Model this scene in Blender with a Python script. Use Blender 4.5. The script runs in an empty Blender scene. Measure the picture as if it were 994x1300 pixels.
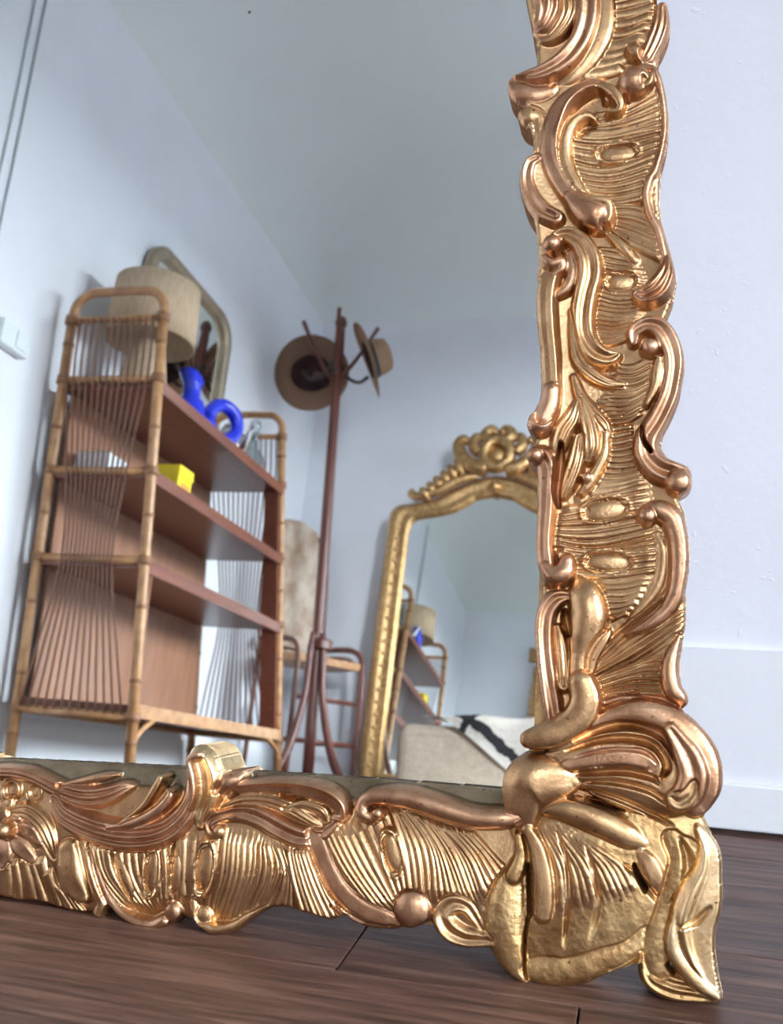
import bpy, bmesh, math, random
import numpy as np
from mathutils import Vector, Matrix
random.seed(7)
scn = bpy.context.scene
COL = scn.collection
# ------------------------------------------------------------------ camera, world, light, exposure
scn.view_settings.view_transform = 'Standard'
scn.view_settings.look = 'None'
scn.view_settings.gamma = 1.0
scn.view_settings.use_curve_mapping = False
scn.view_settings.exposure = 0.0
YAW, PITCH, ROLL = math.radians(15), math.radians(1.5), .025
_f = Vector((-math.sin(YAW)*math.cos(PITCH), math.cos(YAW)*math.cos(PITCH), math.sin(PITCH)))
_r = Vector((math.cos(YAW), math.sin(YAW), 0)); _u = _r.cross(_f)
_r2 = _r*math.cos(ROLL)+_u*math.sin(ROLL); _u2 = _u*math.cos(ROLL)-_r*math.sin(ROLL)
cam = bpy.data.cameras.new('camera'); camo = bpy.data.objects.new('camera', cam); COL.objects.link(camo)
camo.matrix_world = Matrix(((_r2.x,_u2.x,-_f.x,0),(_r2.y,_u2.y,-_f.y,-.91),(_r2.z,_u2.z,-_f.z,.2645),(0,0,0,1)))
cam.sensor_fit = 'VERTICAL'; cam.sensor_height = 36; cam.lens = 36*1200/1300
cam.clip_start = .02
cam.dof.use_dof = True; cam.dof.focus_distance = .66; cam.dof.aperture_fstop = 11.0
scn.camera = camo
wd = bpy.data.worlds.new('World'); scn.world = wd; wd.use_nodes = True
bg = wd.node_tree.nodes['Background']; bg.inputs[0].default_value = (.62,.78,1,1); bg.inputs[1].default_value = 2.2
def area(name, loc, rot, sx, sy, power, col):
    l = bpy.data.lights.new(name, 'AREA'); l.shape = 'RECTANGLE'; l.size = sx; l.size_y = sy
    l.energy = power; l.color = col
    o = bpy.data.objects.new(name, l); COL.objects.link(o); o.location = loc; o.rotation_euler = rot; return o
RX0, RX1, RY0, RY1, RZ = -1.9, 2.8, -4.6, .03, 3.35       # room: left, right, back, mirror wall, ceiling
WB = (.5, 1.9, .75, 2.55)      # window in the back wall  x0 x1 z0 z1
WR = (-3.5, -1.5, .6, 2.35)     # window in the right wall y0 y1 z0 z1
area('daylight', ((WB[0]+WB[1])/2, RY0-1.3, 3.5), (math.radians(52),0,0), 2.6, 2.4, 560, (.83,.91,1))   # faces +y
area('daylight', (RX1+6.5, (WR[0]+WR[1])/2-.6, 4.4), (math.radians(74),0,math.radians(90)), 7.5, 4.2, 7800, (.83,.91,1))   # faces -x

WF = (.9, 2.3, .6, 2.35)      # window in the mirror wall, to the right of the view
area('daylight', (2.6, RY1+6.5, 4.0), (math.radians(-76),0,0), 6.5, 4.2, 10000, (.83,.91,1))   # faces -y

# ------------------------------------------------------------------ helpers
def new_mat(name):
    m = bpy.data.materials.new(name); m.use_nodes = True
    nt = m.node_tree; b = nt.nodes['Principled BSDF']; return m, nt, b
def mat(name, col, rough=.5, metal=0., var=.0, scale=20., bump=0., bscale=60., spec=.5, stretch=(1,1,1), col2=None, coat=0):
    m, nt, b = new_mat(name); N = nt.nodes; L = nt.links
    b.inputs['Base Color'].default_value = (*col,1); b.inputs['Roughness'].default_value = rough
    b.inputs['Metallic'].default_value = metal; b.inputs['Specular IOR Level'].default_value = spec
    b.inputs['Coat Weight'].default_value = coat
    tc = N.new('ShaderNodeTexCoord'); mp = N.new('ShaderNodeMapping'); L.new(tc.outputs['Object'], mp.inputs[0]); mp.inputs['Scale'].default_value = stretch
    if var or col2:
        n = N.new('ShaderNodeTexNoise'); n.inputs['Scale'].default_value = scale; n.inputs['Detail'].default_value = 5; L.new(mp.outputs[0], n.inputs[0])
        r = N.new('ShaderNodeValToRGB'); c2 = col2 or tuple(c*(1-var) for c in col)
        r.color_ramp.elements[0].position = .35; r.color_ramp.elements[1].position = .68
        r.color_ramp.elements[0].color = (*c2,1); r.color_ramp.elements[1].color = (*col,1)
        L.new(n.outputs[0], r.inputs[0]); L.new(r.outputs[0], b.inputs['Base Color'])
    if bump:
        n2 = N.new('ShaderNodeTexNoise'); n2.inputs['Scale'].default_value = bscale; n2.inputs['Detail'].default_value = 4; L.new(mp.outputs[0], n2.inputs[0])
        bp = N.new('ShaderNodeBump'); bp.inputs['Strength'].default_value = min(1,bump); bp.inputs['Distance'].default_value = .002*max(1,bump); L.new(n2.outputs[0], bp.inputs['Height'])
        L.new(bp.outputs[0], b.inputs['Normal'])
    return m
def link(name, me, m=None, parent=None, smooth=False):
    if m:
        me.materials.clear()
        for x in (m if isinstance(m,(list,tuple)) else [m]): me.materials.append(x)
    if smooth: me.shade_smooth()
    o = bpy.data.objects.new(name, me); COL.objects.link(o)
    if parent: o.parent = parent
    return o
def tag(o, label=None, cat=None, group=None, kind=None):
    if label: o['label'] = label
    if cat: o['category'] = cat
    if group: o['group'] = group
    if kind: o['kind'] = kind
    return o
def empty(name, loc=(0,0,0), rot=(0,0,0)):
    o = bpy.data.objects.new(name, None); COL.objects.link(o); o.location = loc; o.rotation_euler = rot; return o
def obj(name, bm, m, parent=None, smooth=False):
    me = bpy.data.meshes.new(name); bm.normal_update(); bm.to_mesh(me); bm.free(); return link(name, me, m, parent, smooth)
def box(bm, x0,x1,y0,y1,z0,z1, bev=0):
    vs = [bm.verts.new((x,y,z)) for z in (z0,z1) for y in (y0,y1) for x in (x0,x1)]
    fs = [bm.faces.new([vs[i] for i in q]) for q in ((0,2,3,1),(4,5,7,6),(0,1,5,4),(2,6,7,3),(0,4,6,2),(1,3,7,5))]
    if bev:
        es = list({e for f in fs for e in f.edges}); bmesh.ops.bevel(bm, geom=es, offset=bev, segments=2, affect='EDGES', profile=.6)
def mkbox(name, x0,x1,y0,y1,z0,z1, m, parent=None, bev=0):
    bm = bmesh.new(); box(bm,x0,x1,y0,y1,z0,z1,bev); return obj(name,bm,m,parent)
def catmull(P, n=8):
    P = [np.array(p,float) for p in P]
    if len(P) < 3: return [P[0]*(1-t)+P[-1]*t for t in np.linspace(0,1,n+1)]
    Q = [2*P[0]-P[1]]+P+[2*P[-1]-P[-2]]; out = []
    for i in range(1,len(Q)-2):
        a,b,c,d = Q[i-1:i+3]
        for k in range(n):
            t = k/n; out.append(.5*((2*b)+(-a+c)*t+(2*a-5*b+4*c-d)*t*t+(-a+3*b-3*c+d)*t**3))
    out.append(P[-1]); return out
def tube(bm, P, rad, seg=8, n=6, spline=True, flat=1.0):
    """P: list of points; rad: number or list"""
    if not isinstance(rad,(list,tuple)): rad = [rad]*len(P)
    Q = [tuple(p)+(r,) for p,r in zip(P,rad)]
    if spline and len(P) > 2: Q = catmull(Q,n)
    Q = [np.array(q,float) for q in Q]
    ref = None; prev = None
    for i,q in enumerate(Q):
        d = Vector(Q[min(i+1,len(Q)-1)][:3]-Q[max(i-1,0)][:3])
        if d.length < 1e-9: continue
        d.normalize()
        if ref is None: ref = d.orthogonal().normalized()
        ref = (ref-d*ref.dot(d)).normalized(); b = d.cross(ref)
        c = Vector(q[:3]); r = max(q[3],1e-4)
        ring = [bm.verts.new(c+(ref*math.cos(a)+b*math.sin(a)*flat)*r) for a in [2*math.pi*k/seg for k in range(seg)]]
        if prev:
            for k in range(seg): bm.faces.new((prev[k],prev[(k+1)%seg],ring[(k+1)%seg],ring[k]))
        else: bm.faces.new(ring[::-1])
        prev = ring
    bm.faces.new(prev)
def mktube(name, P, rad, m, parent=None, seg=8, n=6, spline=True, flat=1.):
    bm = bmesh.new(); tube(bm,P,rad,seg,n,spline,flat); return obj(name,bm,m,parent,True)
def lathe(bm, prof, seg=32, c=(0,0), close=True):
    prev = None; first = None
    for (r,z) in prof:
        ring = [bm.verts.new((c[0]+r*math.cos(2*math.pi*k/seg), c[1]+r*math.sin(2*math.pi*k/seg), z)) for k in range(seg)]
        if prev:
            for k in range(seg): bm.faces.new((prev[k],prev[(k+1)%seg],ring[(k+1)%seg],ring[k]))
        else: first = ring
        prev = ring
    if close: bm.faces.new(first[::-1]); bm.faces.new(prev)
def mklathe(name, prof, m, parent=None, seg=32, c=(0,0), close=True, smooth=True):
    bm = bmesh.new(); lathe(bm,prof,seg,c,close); return obj(name,bm,m,parent,smooth)
# ---- carving of the large mirror: curves in millimetres on the frame's own plane (u right, v up)
STROKES=[
["leaf_scroll","rose","leaf",16,0.784,[-72.7,653.7,11.6,-70.9,640.2,10.2,-74.1,629.4,7.4,-79.7,625.4,3.3]],
["leaf_scroll","gold","leaf",17,0.896,[-58.3,652.1,7.4,-57.1,635.4,6.8,-61.6,624.2,6.2,-69.6,616.9,4.2,-78.0,616.6,1.6]],
["scroll","gold","round",13,0.56,[-35.6,652.9,8.1,-34.4,632.8,8.9,-36.7,617.9,9.6,-43.7,602.5,8.8,-53.5,590.7,6.7,-61.6,584.9,3.2]],
["scroll","rose","chan",19,0.784,[-44.5,648.7,8.1,-44.7,627.7,8.0,-48.9,611.9,8.0,-57.9,598.9,8.0,-69.9,591.6,7.1,-83.4,588.4,5.5,-96.3,589.5,2.6]],
["curled_lip","rose","round",13,0.672,[-96.1,588.4,3.6,-89.4,582.0,7.8,-79.6,577.9,8.1,-68.8,580.4,5.6,-65.0,585.4,1.9]],
["curled_lip","gold","round",13,0.784,[-86.8,564.4,4.5,-81.7,561.7,7.3,-76.2,558.6,5.6,-74.5,546.9,4.8,-76.2,535.6,3.5]],
["hook","gold","round",18,0.896,[-6.6,595.8,4.7,-13.2,601.6,5.0,-12.0,606.2,2.2]],
["scroll","rose","leaf",13,0.672,[5.2,634.4,4.7,4.7,620.6,6.6,1.0,607.6,7.0,-4.0,596.7,6.2]],
["scroll","rose","rimL",16,1.232,[-29.5,567.3,2.5,-30.3,575.4,4.1,-38.9,578.6,6.0,-49.3,574.5,7.3,-58.3,565.6,7.9,-63.5,552.1,8.3,-65.5,539.2,8.2,-63.5,524.6,8.2,-56.7,509.8,8.1,-47.1,497.0,8.0,-39.2,490.5,6.9]],
["scroll","gold","round",17,0.896,[-37.7,553.4,2.2,-41.7,556.3,3.4,-48.2,555.1,4.7,-54.6,548.2,5.3,-57.2,536.8,5.3,-56.2,523.8,5.3,-50.9,510.6,4.6,-43.4,498.9,3.7]],
["hook","gold","round",19,1.008,[-34.9,577.0,2.8,-26.9,571.9,4.4,-21.5,564.2,4.0,-21.4,557.5,2.8,-27.9,556.9,2.2]],
["scroll","rose","chan",16,0.896,[-75.6,528.7,3.5,-80.8,525.0,5.1,-82.4,513.4,5.4,-78.5,500.0,6.0,-70.8,489.2,6.8,-62.0,483.8,6.2]],
["ball","rose","ball",17,0.896,[-12.1,577.4,11.2]],
["curl","gold","round",21,0.896,[-0.6,581.0,2.1,-1.8,574.5,2.4,-4.7,572.2,1.8,-5.6,577.4,1.5]],
["rim","rose","round",15,1.12,[-6.5,589.3,3.1,0.7,586.2,3.4,4.7,575.8,3.1,7.6,561.2,2.7,8.6,544.0,2.7,6.7,527.2,2.7,3.1,514.8,2.7,-1.2,506.7,2.7,-2.9,495.6,2.7,-0.2,482.9,2.7,5.0,471.5,2.7,8.3,459.0,2.6,10.3,449.7,1.5]],
["curled_lip","rose","round",18,0.84,[-52.5,498.3,4.6,-43.0,489.4,9.5,-35.0,482.9,10.9,-29.9,479.2,7.5,-29.8,473.4,2.4]],
["hook","gold","round",23,0.896,[-43.0,494.3,2.1,-33.9,491.9,3.3,-27.5,490.0,3.3,-25.4,483.2,2.4,-26.6,476.6,1.5]],
["scroll","gold","chan",18,0.952,[-60.3,460.8,4.0,-60.4,468.2,5.5,-52.9,470.3,6.4,-44.2,463.8,7.6,-38.8,453.0,8.1,-37.6,440.5,8.4,-40.3,427.1,8.0,-41.9,412.3,8.0,-40.3,398.7,8.0,-34.0,388.5,7.9,-25.2,384.2,6.1,-18.8,386.4,2.6]],
["ball","rose","ball",21,1.12,[-63.0,463.1,6.7]],
["hook","rose","round",16,1.008,[-51.5,457.1,3.6,-49.1,444.2,4.5,-52.1,434.7,4.2,-58.5,429.7,3.3]],
["rib_band","gold","rimL",14,1.008,[-57.6,457.3,2.1,-60.2,448.5,4.3,-64.6,439.4,7.9,-65.9,425.7,7.6,-64.5,406.4,7.2,-62.0,386.0,6.9,-60.3,365.7,6.8,-60.7,357.7,6.8]],
["hook","rose","round",20,0.896,[-68.1,454.3,3.4,-62.7,450.4,3.9,-56.9,451.5,3.6,-56.1,446.2,2.7,-60.6,443.1,1.8]],
["ridge","gold","round",13,0.784,[-28.1,473.7,2.1,-16.9,462.1,3.9,-9.1,452.2,3.0]],
["scroll","rose","leaf",16,0.952,[11.8,452.6,2.0,11.0,440.8,6.1,5.6,429.7,9.0,-1.8,425.6,7.6,-7.2,428.1,3.5]],
["leaf","gold","leaf",15,0.896,[-49.9,419.2,1.2,-47.3,398.3,3.0,-43.6,384.4,4.4,-35.1,374.8,4.7,-24.9,368.8,3.8,-15.0,367.5,2.0]],
["scroll","rose","chan",17,0.896,[-8.7,395.1,3.2,-8.2,402.0,4.9,-0.8,406.2,6.1,7.8,403.1,7.2,14.0,392.3,7.1,16.4,380.6,6.8,15.5,368.9,6.5,13.0,357.3,6.7,6.9,343.1,7.0,0.4,331.6,7.3,-0.0,321.3,7.8,6.7,312.4,8.6,15.1,308.6,9.1,19.8,307.4,8.5]],
["ball","rose","ball",20,0.896,[1.6,390.6,6.0]],
["scroll","gold","round",19,0.784,[6.9,383.6,2.3,6.4,374.2,3.7,4.7,363.9,3.1,0.1,353.8,2.0]],
["ball","rose","ball",18,1.008,[-67.0,341.4,9.1]],
["rib_band","rose","round",16,1.008,[-60.7,363.3,6.5,-61.7,353.9,7.1,-65.2,344.6,7.1]],
["rib_band","rose","rimL",17,1.008,[-70.1,320.2,5.8,-64.9,319.4,7.0,-60.8,310.2,7.2,-60.7,297.3,6.6,-61.3,279.3,6.3,-61.8,262.7,6.0,-59.8,248.8,6.2,-55.5,240.2,6.2,-50.0,242.8,6.7,-46.8,250.6,5.0,-51.1,255.6,2.8]],
["ball","rose","ball",20,1.008,[-69.5,319.5,6.1]],
["leaf","gold","leaf",15,0.896,[-46.6,373.6,2.1,-41.7,359.8,4.1,-34.4,347.5,6.4,-26.7,339.8,4.9,-23.5,332.3,1.7]],
["leaf","gold","leaf",17,0.896,[-41.6,356.8,2.6,-36.0,340.5,6.0,-33.7,326.0,6.9,-35.5,317.4,3.1]],
["leaf","gold","leaf",16,0.896,[-44.1,355.8,2.3,-46.9,344.8,5.8,-51.6,336.8,7.0,-54.6,327.7,5.8,-55.8,321.5,2.9]],
["leaf","gold","leaf",15,0.896,[-41.6,332.0,4.3,-43.6,316.2,6.0,-47.6,303.2,5.7,-50.6,294.4,3.1]],
["leaf","gold","round",16,0.896,[-25.4,334.7,2.0,-25.7,322.7,3.7,-28.6,313.7,3.7,-34.5,302.1,3.4,-39.3,295.7,2.3]],
["bud","rose","ball",18,1.008,[-36.3,305.5,3.7]],
["scroll","rose","round",19,0.896,[-0.5,281.6,4.9,7.7,284.7,6.6,15.4,280.5,6.8,19.7,270.8,6.5,21.3,258.6,6.2,21.1,246.4,5.9,19.3,234.3,5.3,13.9,223.2,4.8,3.6,214.3,3.7,-9.3,207.7,1.3]],
["scroll","gold","round",14,0.672,[7.5,270.3,2.2,11.2,261.5,4.1,11.3,249.2,4.1,8.0,236.7,3.8,-0.1,225.4,2.7,-7.1,217.8,1.4]],
["ball","rose","ball",22,0.896,[1.5,281.1,5.7]],
["ball","rose","ball",22,0.784,[20.3,302.3,8.1]],
["scroll","rose","chan",17,0.952,[-45.8,229.5,3.1,-53.0,227.8,5.6,-58.9,220.1,6.4,-60.5,208.2,6.1,-59.3,192.3,5.8,-56.8,176.5,6.0,-53.8,160.9,6.3,-52.1,152.6,5.4]],
["leaf","gold","leaf",15,0.896,[-51.8,210.1,1.9,-49.5,199.0,4.1,-47.9,185.6,4.4,-46.9,173.4,4.1]],
["hook","rose","round",21,0.896,[-59.8,246.7,4.2,-54.6,241.8,6.1,-48.5,244.5,6.4,-46.9,250.9,4.5]],
["leaf_bud","gold","round",17,0.84,[-40.0,240.4,2.5,-35.5,230.3,9.9,-32.7,218.0,11.8,-34.8,205.8,10.1,-37.0,193.5,6.8,-37.5,181.3,6.2,-37.0,171.7,6.8]],
["scroll","gold","leaf",14,0.672,[-19.6,209.2,1.1,-23.6,204.1,4.1,-29.4,194.0,4.6,-31.5,181.7,2.7]],
["curled_lip","rose","round",17,1.008,[21.7,207.6,1.6,17.2,195.3,4.5,16.2,184.6,5.8,18.6,175.3,6.0,23.3,170.3,4.7,23.9,167.4,2.6]],
["rim","rose","round",14,1.008,[-22.1,164.7,1.9,-10.9,168.5,2.4,3.2,168.3,2.9,18.3,164.6,3.1]],
["corner_lobe","gold","dome",21,0.42,[-51.1,125.0,9.7,-31.8,131.6,17.6,-9.6,128.9,25.2,9.0,125.9,25.6,21.3,120.5,16.9]],
["corner_lobe","rose","round",24,0.55,[-30.7,150.0,2.6,-16.5,158.2,4.8,2.3,160.4,8.2,19.3,153.1,11.2,31.6,138.6,12.9,35.0,123.6,12.1,31.2,111.7,8.8]],
["cut","","cut",22,9,[-38.7,141.1,1.0,-22.8,149.6,2.6,-5.4,153.3,3.2,10.3,149.7,3.4,19.7,138.7,3.4,22.9,128.0,1.8]],
["cut","","cut",22,9,[-43.4,135.1,0.8,-25.8,142.2,2.1,-8.4,145.1,2.5,7.3,142.4,2.8,15.2,132.0,2.8,12.2,124.0,1.5]],
["fluting","rose","flat",27,0.42,[-43.5,126.4,3.2,-28.5,132.1,5.7,-9.7,135.0,6.6,2.8,133.2,5.6,7.1,129.6,2.8]],
["cut","","cut",22,6,[-44.6,120.6,1.0,-27.0,123.7,1.9,-9.6,126.0,2.2,6.0,124.2,2.2,10.7,120.8,1.2]],
["cut","","cut",22,4,[-34.8,117.0,0.8,-15.8,119.2,1.9,4.6,116.3,2.0,17.0,109.0,1.4]],
["cut","","cut",22,4,[-37.9,112.5,0.8,-21.9,111.6,1.9,-3.0,106.3,2.0,18.7,96.8,1.4]],
["cut","","cut",22,2.2,[-41.6,130.5,0.6,-24.1,136.7,1.3,-9.9,139.1,1.3,2.7,138.1,1.3,10.6,131.7,0.9]],
["cut","","cut",22,9,[-45.7,104.3,1.1,-31.3,104.7,2.4,-18.5,101.7,3.4,-9.0,96.4,3.1]],
["fluting","gold","round",23,0.7,[-57.4,99.5,4.2,-42.1,100.0,7.0,-24.5,95.6,8.5,-8.8,89.4,8.0,1.3,85.6,4.0]],
["curl","rose","chan",31,0.55,[16.9,152.4,4.0,21.5,145.9,5.5,26.8,137.2,7.9,29.6,126.8,8.7,27.0,117.5,8.4,21.9,112.4,6.9]],
["curl","gold","chan",31,0.5,[30.4,122.1,3.0,27.9,115.9,5.1,21.9,112.1,6.0,17.9,114.2,3.3]],
["stem","gold","round",28,0.5,[-35.1,175.6,8.1,-32.7,166.1,9.3,-36.6,156.3,9.0,-46.3,147.5,8.0,-57.2,142.7,7.8,-66.5,140.0,5.9]],
["corner_boss","gold","dome",21,0.6,[-67.0,88.4,5.5,-68.8,98.1,11.4,-67.3,108.8,15.6,-62.6,114.5,17.5,-50.6,116.5,12.9,-39.6,117.2,5.8]],
["shell_pad","aged","dome",17,0.55,[-72.4,63.4,5.5,-77.1,42.9,11.9,-78.0,25.8,12.5,-72.6,10.9,10.1,-65.2,0.7,5.3]],
["shell_finger","gold","flat",24,0.4,[-65.1,85.8,3.5,-59.3,75.4,4.8,-55.6,60.3,5.7,-54.5,46.6,6.0,-54.9,38.9,5.3]],
["shell_finger","aged","round",22,0.6,[-70.9,81.7,2.6,-69.6,69.3,3.8,-73.2,58.0,4.8]],
["cut","","cut",22,2.6,[-48.4,88.6,0.6,-41.5,70.5,1.6,-39.4,52.2,2.2,-40.5,36.8,1.9,-41.6,21.4,1.2]],
["cut","","cut",22,2.0,[-30.6,81.0,0.6,-25.5,66.1,1.9,-22.0,49.7,2.2,-26.2,29.5,1.8]],
["shell_tongue","gold","flat",25,0.45,[1.4,80.4,2.4,6.0,75.0,5.2,9.7,66.4,5.4,10.1,59.6,3.0]],
["cut","","cut",22,4,[-8.5,72.6,0.9,0.9,66.0,2.1,11.7,55.2,2.4,19.3,54.6,1.5,28.1,63.1,1.2]],
["shell_lip","aged","dome",17,0.45,[-63.8,5.3,4.7,-50.8,5.2,9.4,-35.1,8.8,9.9,-19.7,16.1,9.2,-4.5,24.0,7.6,6.0,35.6,5.2]],
["drip_leaf","aged","leaf",17,0.5,[6.2,22.2,4.2,8.7,10.9,7.8,19.2,6.6,9.2,33.3,5.5,7.4,43.6,3.0,3.5]],
["drip_leaf","aged","dome",18,0.3,[18.9,88.8,7.7,26.6,77.6,12.1,23.7,63.7,12.1,16.4,50.6,7.6,12.0,36.6,7.5,10.7,24.5,7.5,12.3,15.8,6.6]],
["cut","","cut",22,4,[23.3,89.7,1.5,28.0,78.1,3.6,26.7,62.9,3.6,19.3,53.1,1.8]],
["drip_leaf","pale","rimR",23,0.5,[33.4,97.0,1.8,39.7,85.8,6.0,39.0,71.0,8.3,34.6,56.7,12.8,31.4,43.9,13.0,33.0,30.8,10.9,37.5,18.8,7.9,43.9,7.1,4.0]],
["cut","","cut",22,2.2,[23.9,41.7,0.9,32.8,45.8,2.1,40.1,54.1,1.5]],
["drip_leaf","pale","round",25,0.5,[20.5,45.1,1.8,19.7,36.3,3.6,21.3,26.4,4.4,27.7,17.8,4.4,35.8,10.9,3.8,46.3,5.7,1.7]],
["acanthus","rose","leaf",16,0.952,[-458.3,86.5,4.6,-432.6,88.1,4.9,-415.2,86.0,5.2,-399.3,81.1,5.8,-383.6,77.5,7.1,-366.9,76.8,8.1,-353.1,80.3,7.3,-343.4,85.1,4.6,-337.4,86.8,1.7]],
["acanthus","rose","round",16,0.896,[-394.6,82.6,1.4,-373.3,87.5,3.0,-360.7,90.9,3.0,-353.4,92.6,1.3]],
["loop","gold","ring",14,0.56,[-433.1,75.7,8.8]],
["loop","gold","ring",14,0.56,[-413.7,75.9,7.3]],
["acanthus","rose","leaf",17,0.952,[-395.6,72.5,5.8,-387.3,64.4,8.5,-371.4,58.6,10.0,-351.7,55.1,10.6,-331.1,54.8,10.8,-310.2,59.6,10.3,-297.7,69.2,9.3,-291.3,82.3,7.1,-292.3,95.5,5.2]],
["acanthus","rose","round",23,0.896,[-349.8,58.9,2.3,-329.6,64.4,3.6,-313.5,74.0,3.9,-305.6,84.1,3.2,-307.9,87.8,1.6]],
["acanthus","gold","round",21,0.896,[-340.7,63.5,1.6,-326.0,75.2,2.6,-317.8,88.2,3.2,-314.7,94.5,2.9]],
["curl","pale","rimL",20,0.672,[-288.7,111.0,8.0,-284.1,107.5,10.3,-278.9,97.2,10.2,-279.1,85.1,8.2,-282.6,73.9,5.4,-283.9,67.0,3.2]],
["rim","rose","round",27,1.008,[-285.4,113.1,2.9,-291.8,108.6,2.9,-288.5,98.2,2.9,-286.8,87.7,2.5,-289.1,78.1,1.9]],
["flower","rose","petal",18,0.896,[-432.4,50.5,2.1,-425.4,60.0,5.9,-420.2,65.2,3.8]],
["flower","rose","petal",18,0.896,[-428.8,49.5,2.1,-413.9,49.9,6.1,-404.2,43.8,3.4]],
["flower","rose","petal",18,0.896,[-431.0,46.5,2.1,-419.0,38.3,6.1,-409.1,31.5,3.7]],
["flower","rose","petal",18,0.896,[-435.0,44.7,2.1,-431.0,34.3,6.2,-432.5,25.5,3.8]],
["flower","gold","petal",18,0.896,[-437.6,51.4,2.1,-435.7,61.8,5.9,-431.9,67.6,2.8]],
["flower","rose","petal",18,0.896,[-440.4,46.9,2.1,-446.3,41.1,6.3,-455.0,34.3,3.8]],
["flower","gold","ball",23,1.12,[-430.0,49.3,6.9]],
["leaf","gold","leaf",16,0.896,[-429.7,61.2,3.5,-416.7,62.7,6.9,-404.0,56.3,7.5,-396.4,45.9,6.4,-392.9,34.8,2.4]],
["shell_block","gold","flat",16,0.672,[-380.7,39.3,9.4,-378.3,28.8,10.7,-374.9,19.6,9.9,-367.1,10.6,4.9]],
["strand","gold","round",16,0.896,[-373.3,45.1,2.3,-364.6,32.6,4.6,-358.2,19.9,4.9,-352.4,9.8,4.6,-354.8,1.4,3.9]],
["rim","rose","round",15,1.008,[-366.1,45.7,1.7,-358.0,27.6,2.6,-347.2,11.4,3.3,-333.3,1.2,3.9,-315.9,-1.9,4.1,-305.4,2.1,4.7]],
["ball","rose","ball",16,0.56,[-299.6,9.1,6.3]],
["fluting","gold","round",15,0.672,[-346.6,41.5,1.6,-340.2,32.3,4.6,-333.4,21.0,4.5,-330.9,13.0,1.6]],
["fluting","gold","round",15,0.784,[-300.6,52.4,1.6,-298.6,39.6,4.8,-298.6,27.6,4.1,-300.9,20.5,1.3]],
["rim","gold","round",16,1.008,[-284.6,17.7,3.1,-280.4,7.9,4.0,-269.4,1.5,4.0,-255.2,5.2,3.7,-244.4,12.8,3.0,-232.2,20.6,2.4]],
["ball","gold","ball",15,0.56,[-276.7,9.6,6.5]],
["scroll","rose","rimL",17,1.12,[-271.8,92.5,2.2,-256.4,93.3,4.1,-235.7,96.0,5.3,-215.4,96.9,5.8,-198.1,94.6,6.4,-187.9,89.4,6.3,-185.7,82.4,4.8,-191.7,80.3,2.1]],
["curled_lip","rose","round",18,0.896,[-271.7,90.7,3.8,-266.4,96.0,6.0,-260.3,99.1,4.7,-258.2,102.4,1.9]],
["acanthus","rose","chan",17,0.952,[-268.2,62.9,3.1,-275.5,63.6,4.1,-276.7,69.5,4.4,-268.0,75.0,5.4,-254.6,77.5,6.3,-241.1,75.4,7.1,-226.1,69.5,7.4,-211.6,65.8,7.0,-199.5,68.8,5.1,-189.3,76.7,2.7]],
["ball","gold","ball",19,0.896,[-269.2,64.0,5.0]],
["acanthus","gold","leaf",15,0.784,[-271.8,78.1,1.6,-256.8,85.0,4.4,-239.1,86.7,5.3,-221.4,83.1,5.2,-206.8,76.6,4.0,-198.4,73.4,1.5]],
["acanthus","gold","leaf",16,0.784,[-226.0,82.5,1.2,-213.0,86.5,3.4,-199.9,83.9,3.9,-195.5,77.7,1.8]],
["band","rose","flat",16,0.504,[-205.9,69.7,3.1,-200.1,62.3,6.6,-192.7,48.4,6.5,-182.1,35.0,6.8,-168.1,26.6,6.7,-154.7,23.2,6.0,-146.2,21.2,4.3]],
["rim","rose","round",16,1.008,[-188.4,26.7,1.0,-173.4,18.5,1.7,-159.1,16.8,2.0,-146.9,17.5,1.7]],
["ball","rose","ball",17,0.616,[-135.8,31.3,12.2]],
["scroll","rose","round",18,0.952,[-158.9,85.8,2.4,-165.5,83.1,4.1,-171.6,85.5,4.8,-171.1,92.2,4.8,-163.0,96.2,5.5,-144.0,97.1,6.8,-122.2,93.4,7.3,-101.0,89.6,6.9,-81.9,90.5,6.2,-71.9,92.2,3.2]],
["ball","rose","ball",21,0.896,[-161.0,86.2,4.1]],
["curl","gold","chan",16,0.784,[-88.1,18.4,5.4,-101.2,17.6,6.7,-111.6,21.3,8.1,-116.5,28.9,7.2,-111.0,36.5,6.5,-102.2,36.0,5.2,-96.1,29.6,3.9,-91.5,23.1,2.2]],]
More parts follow.
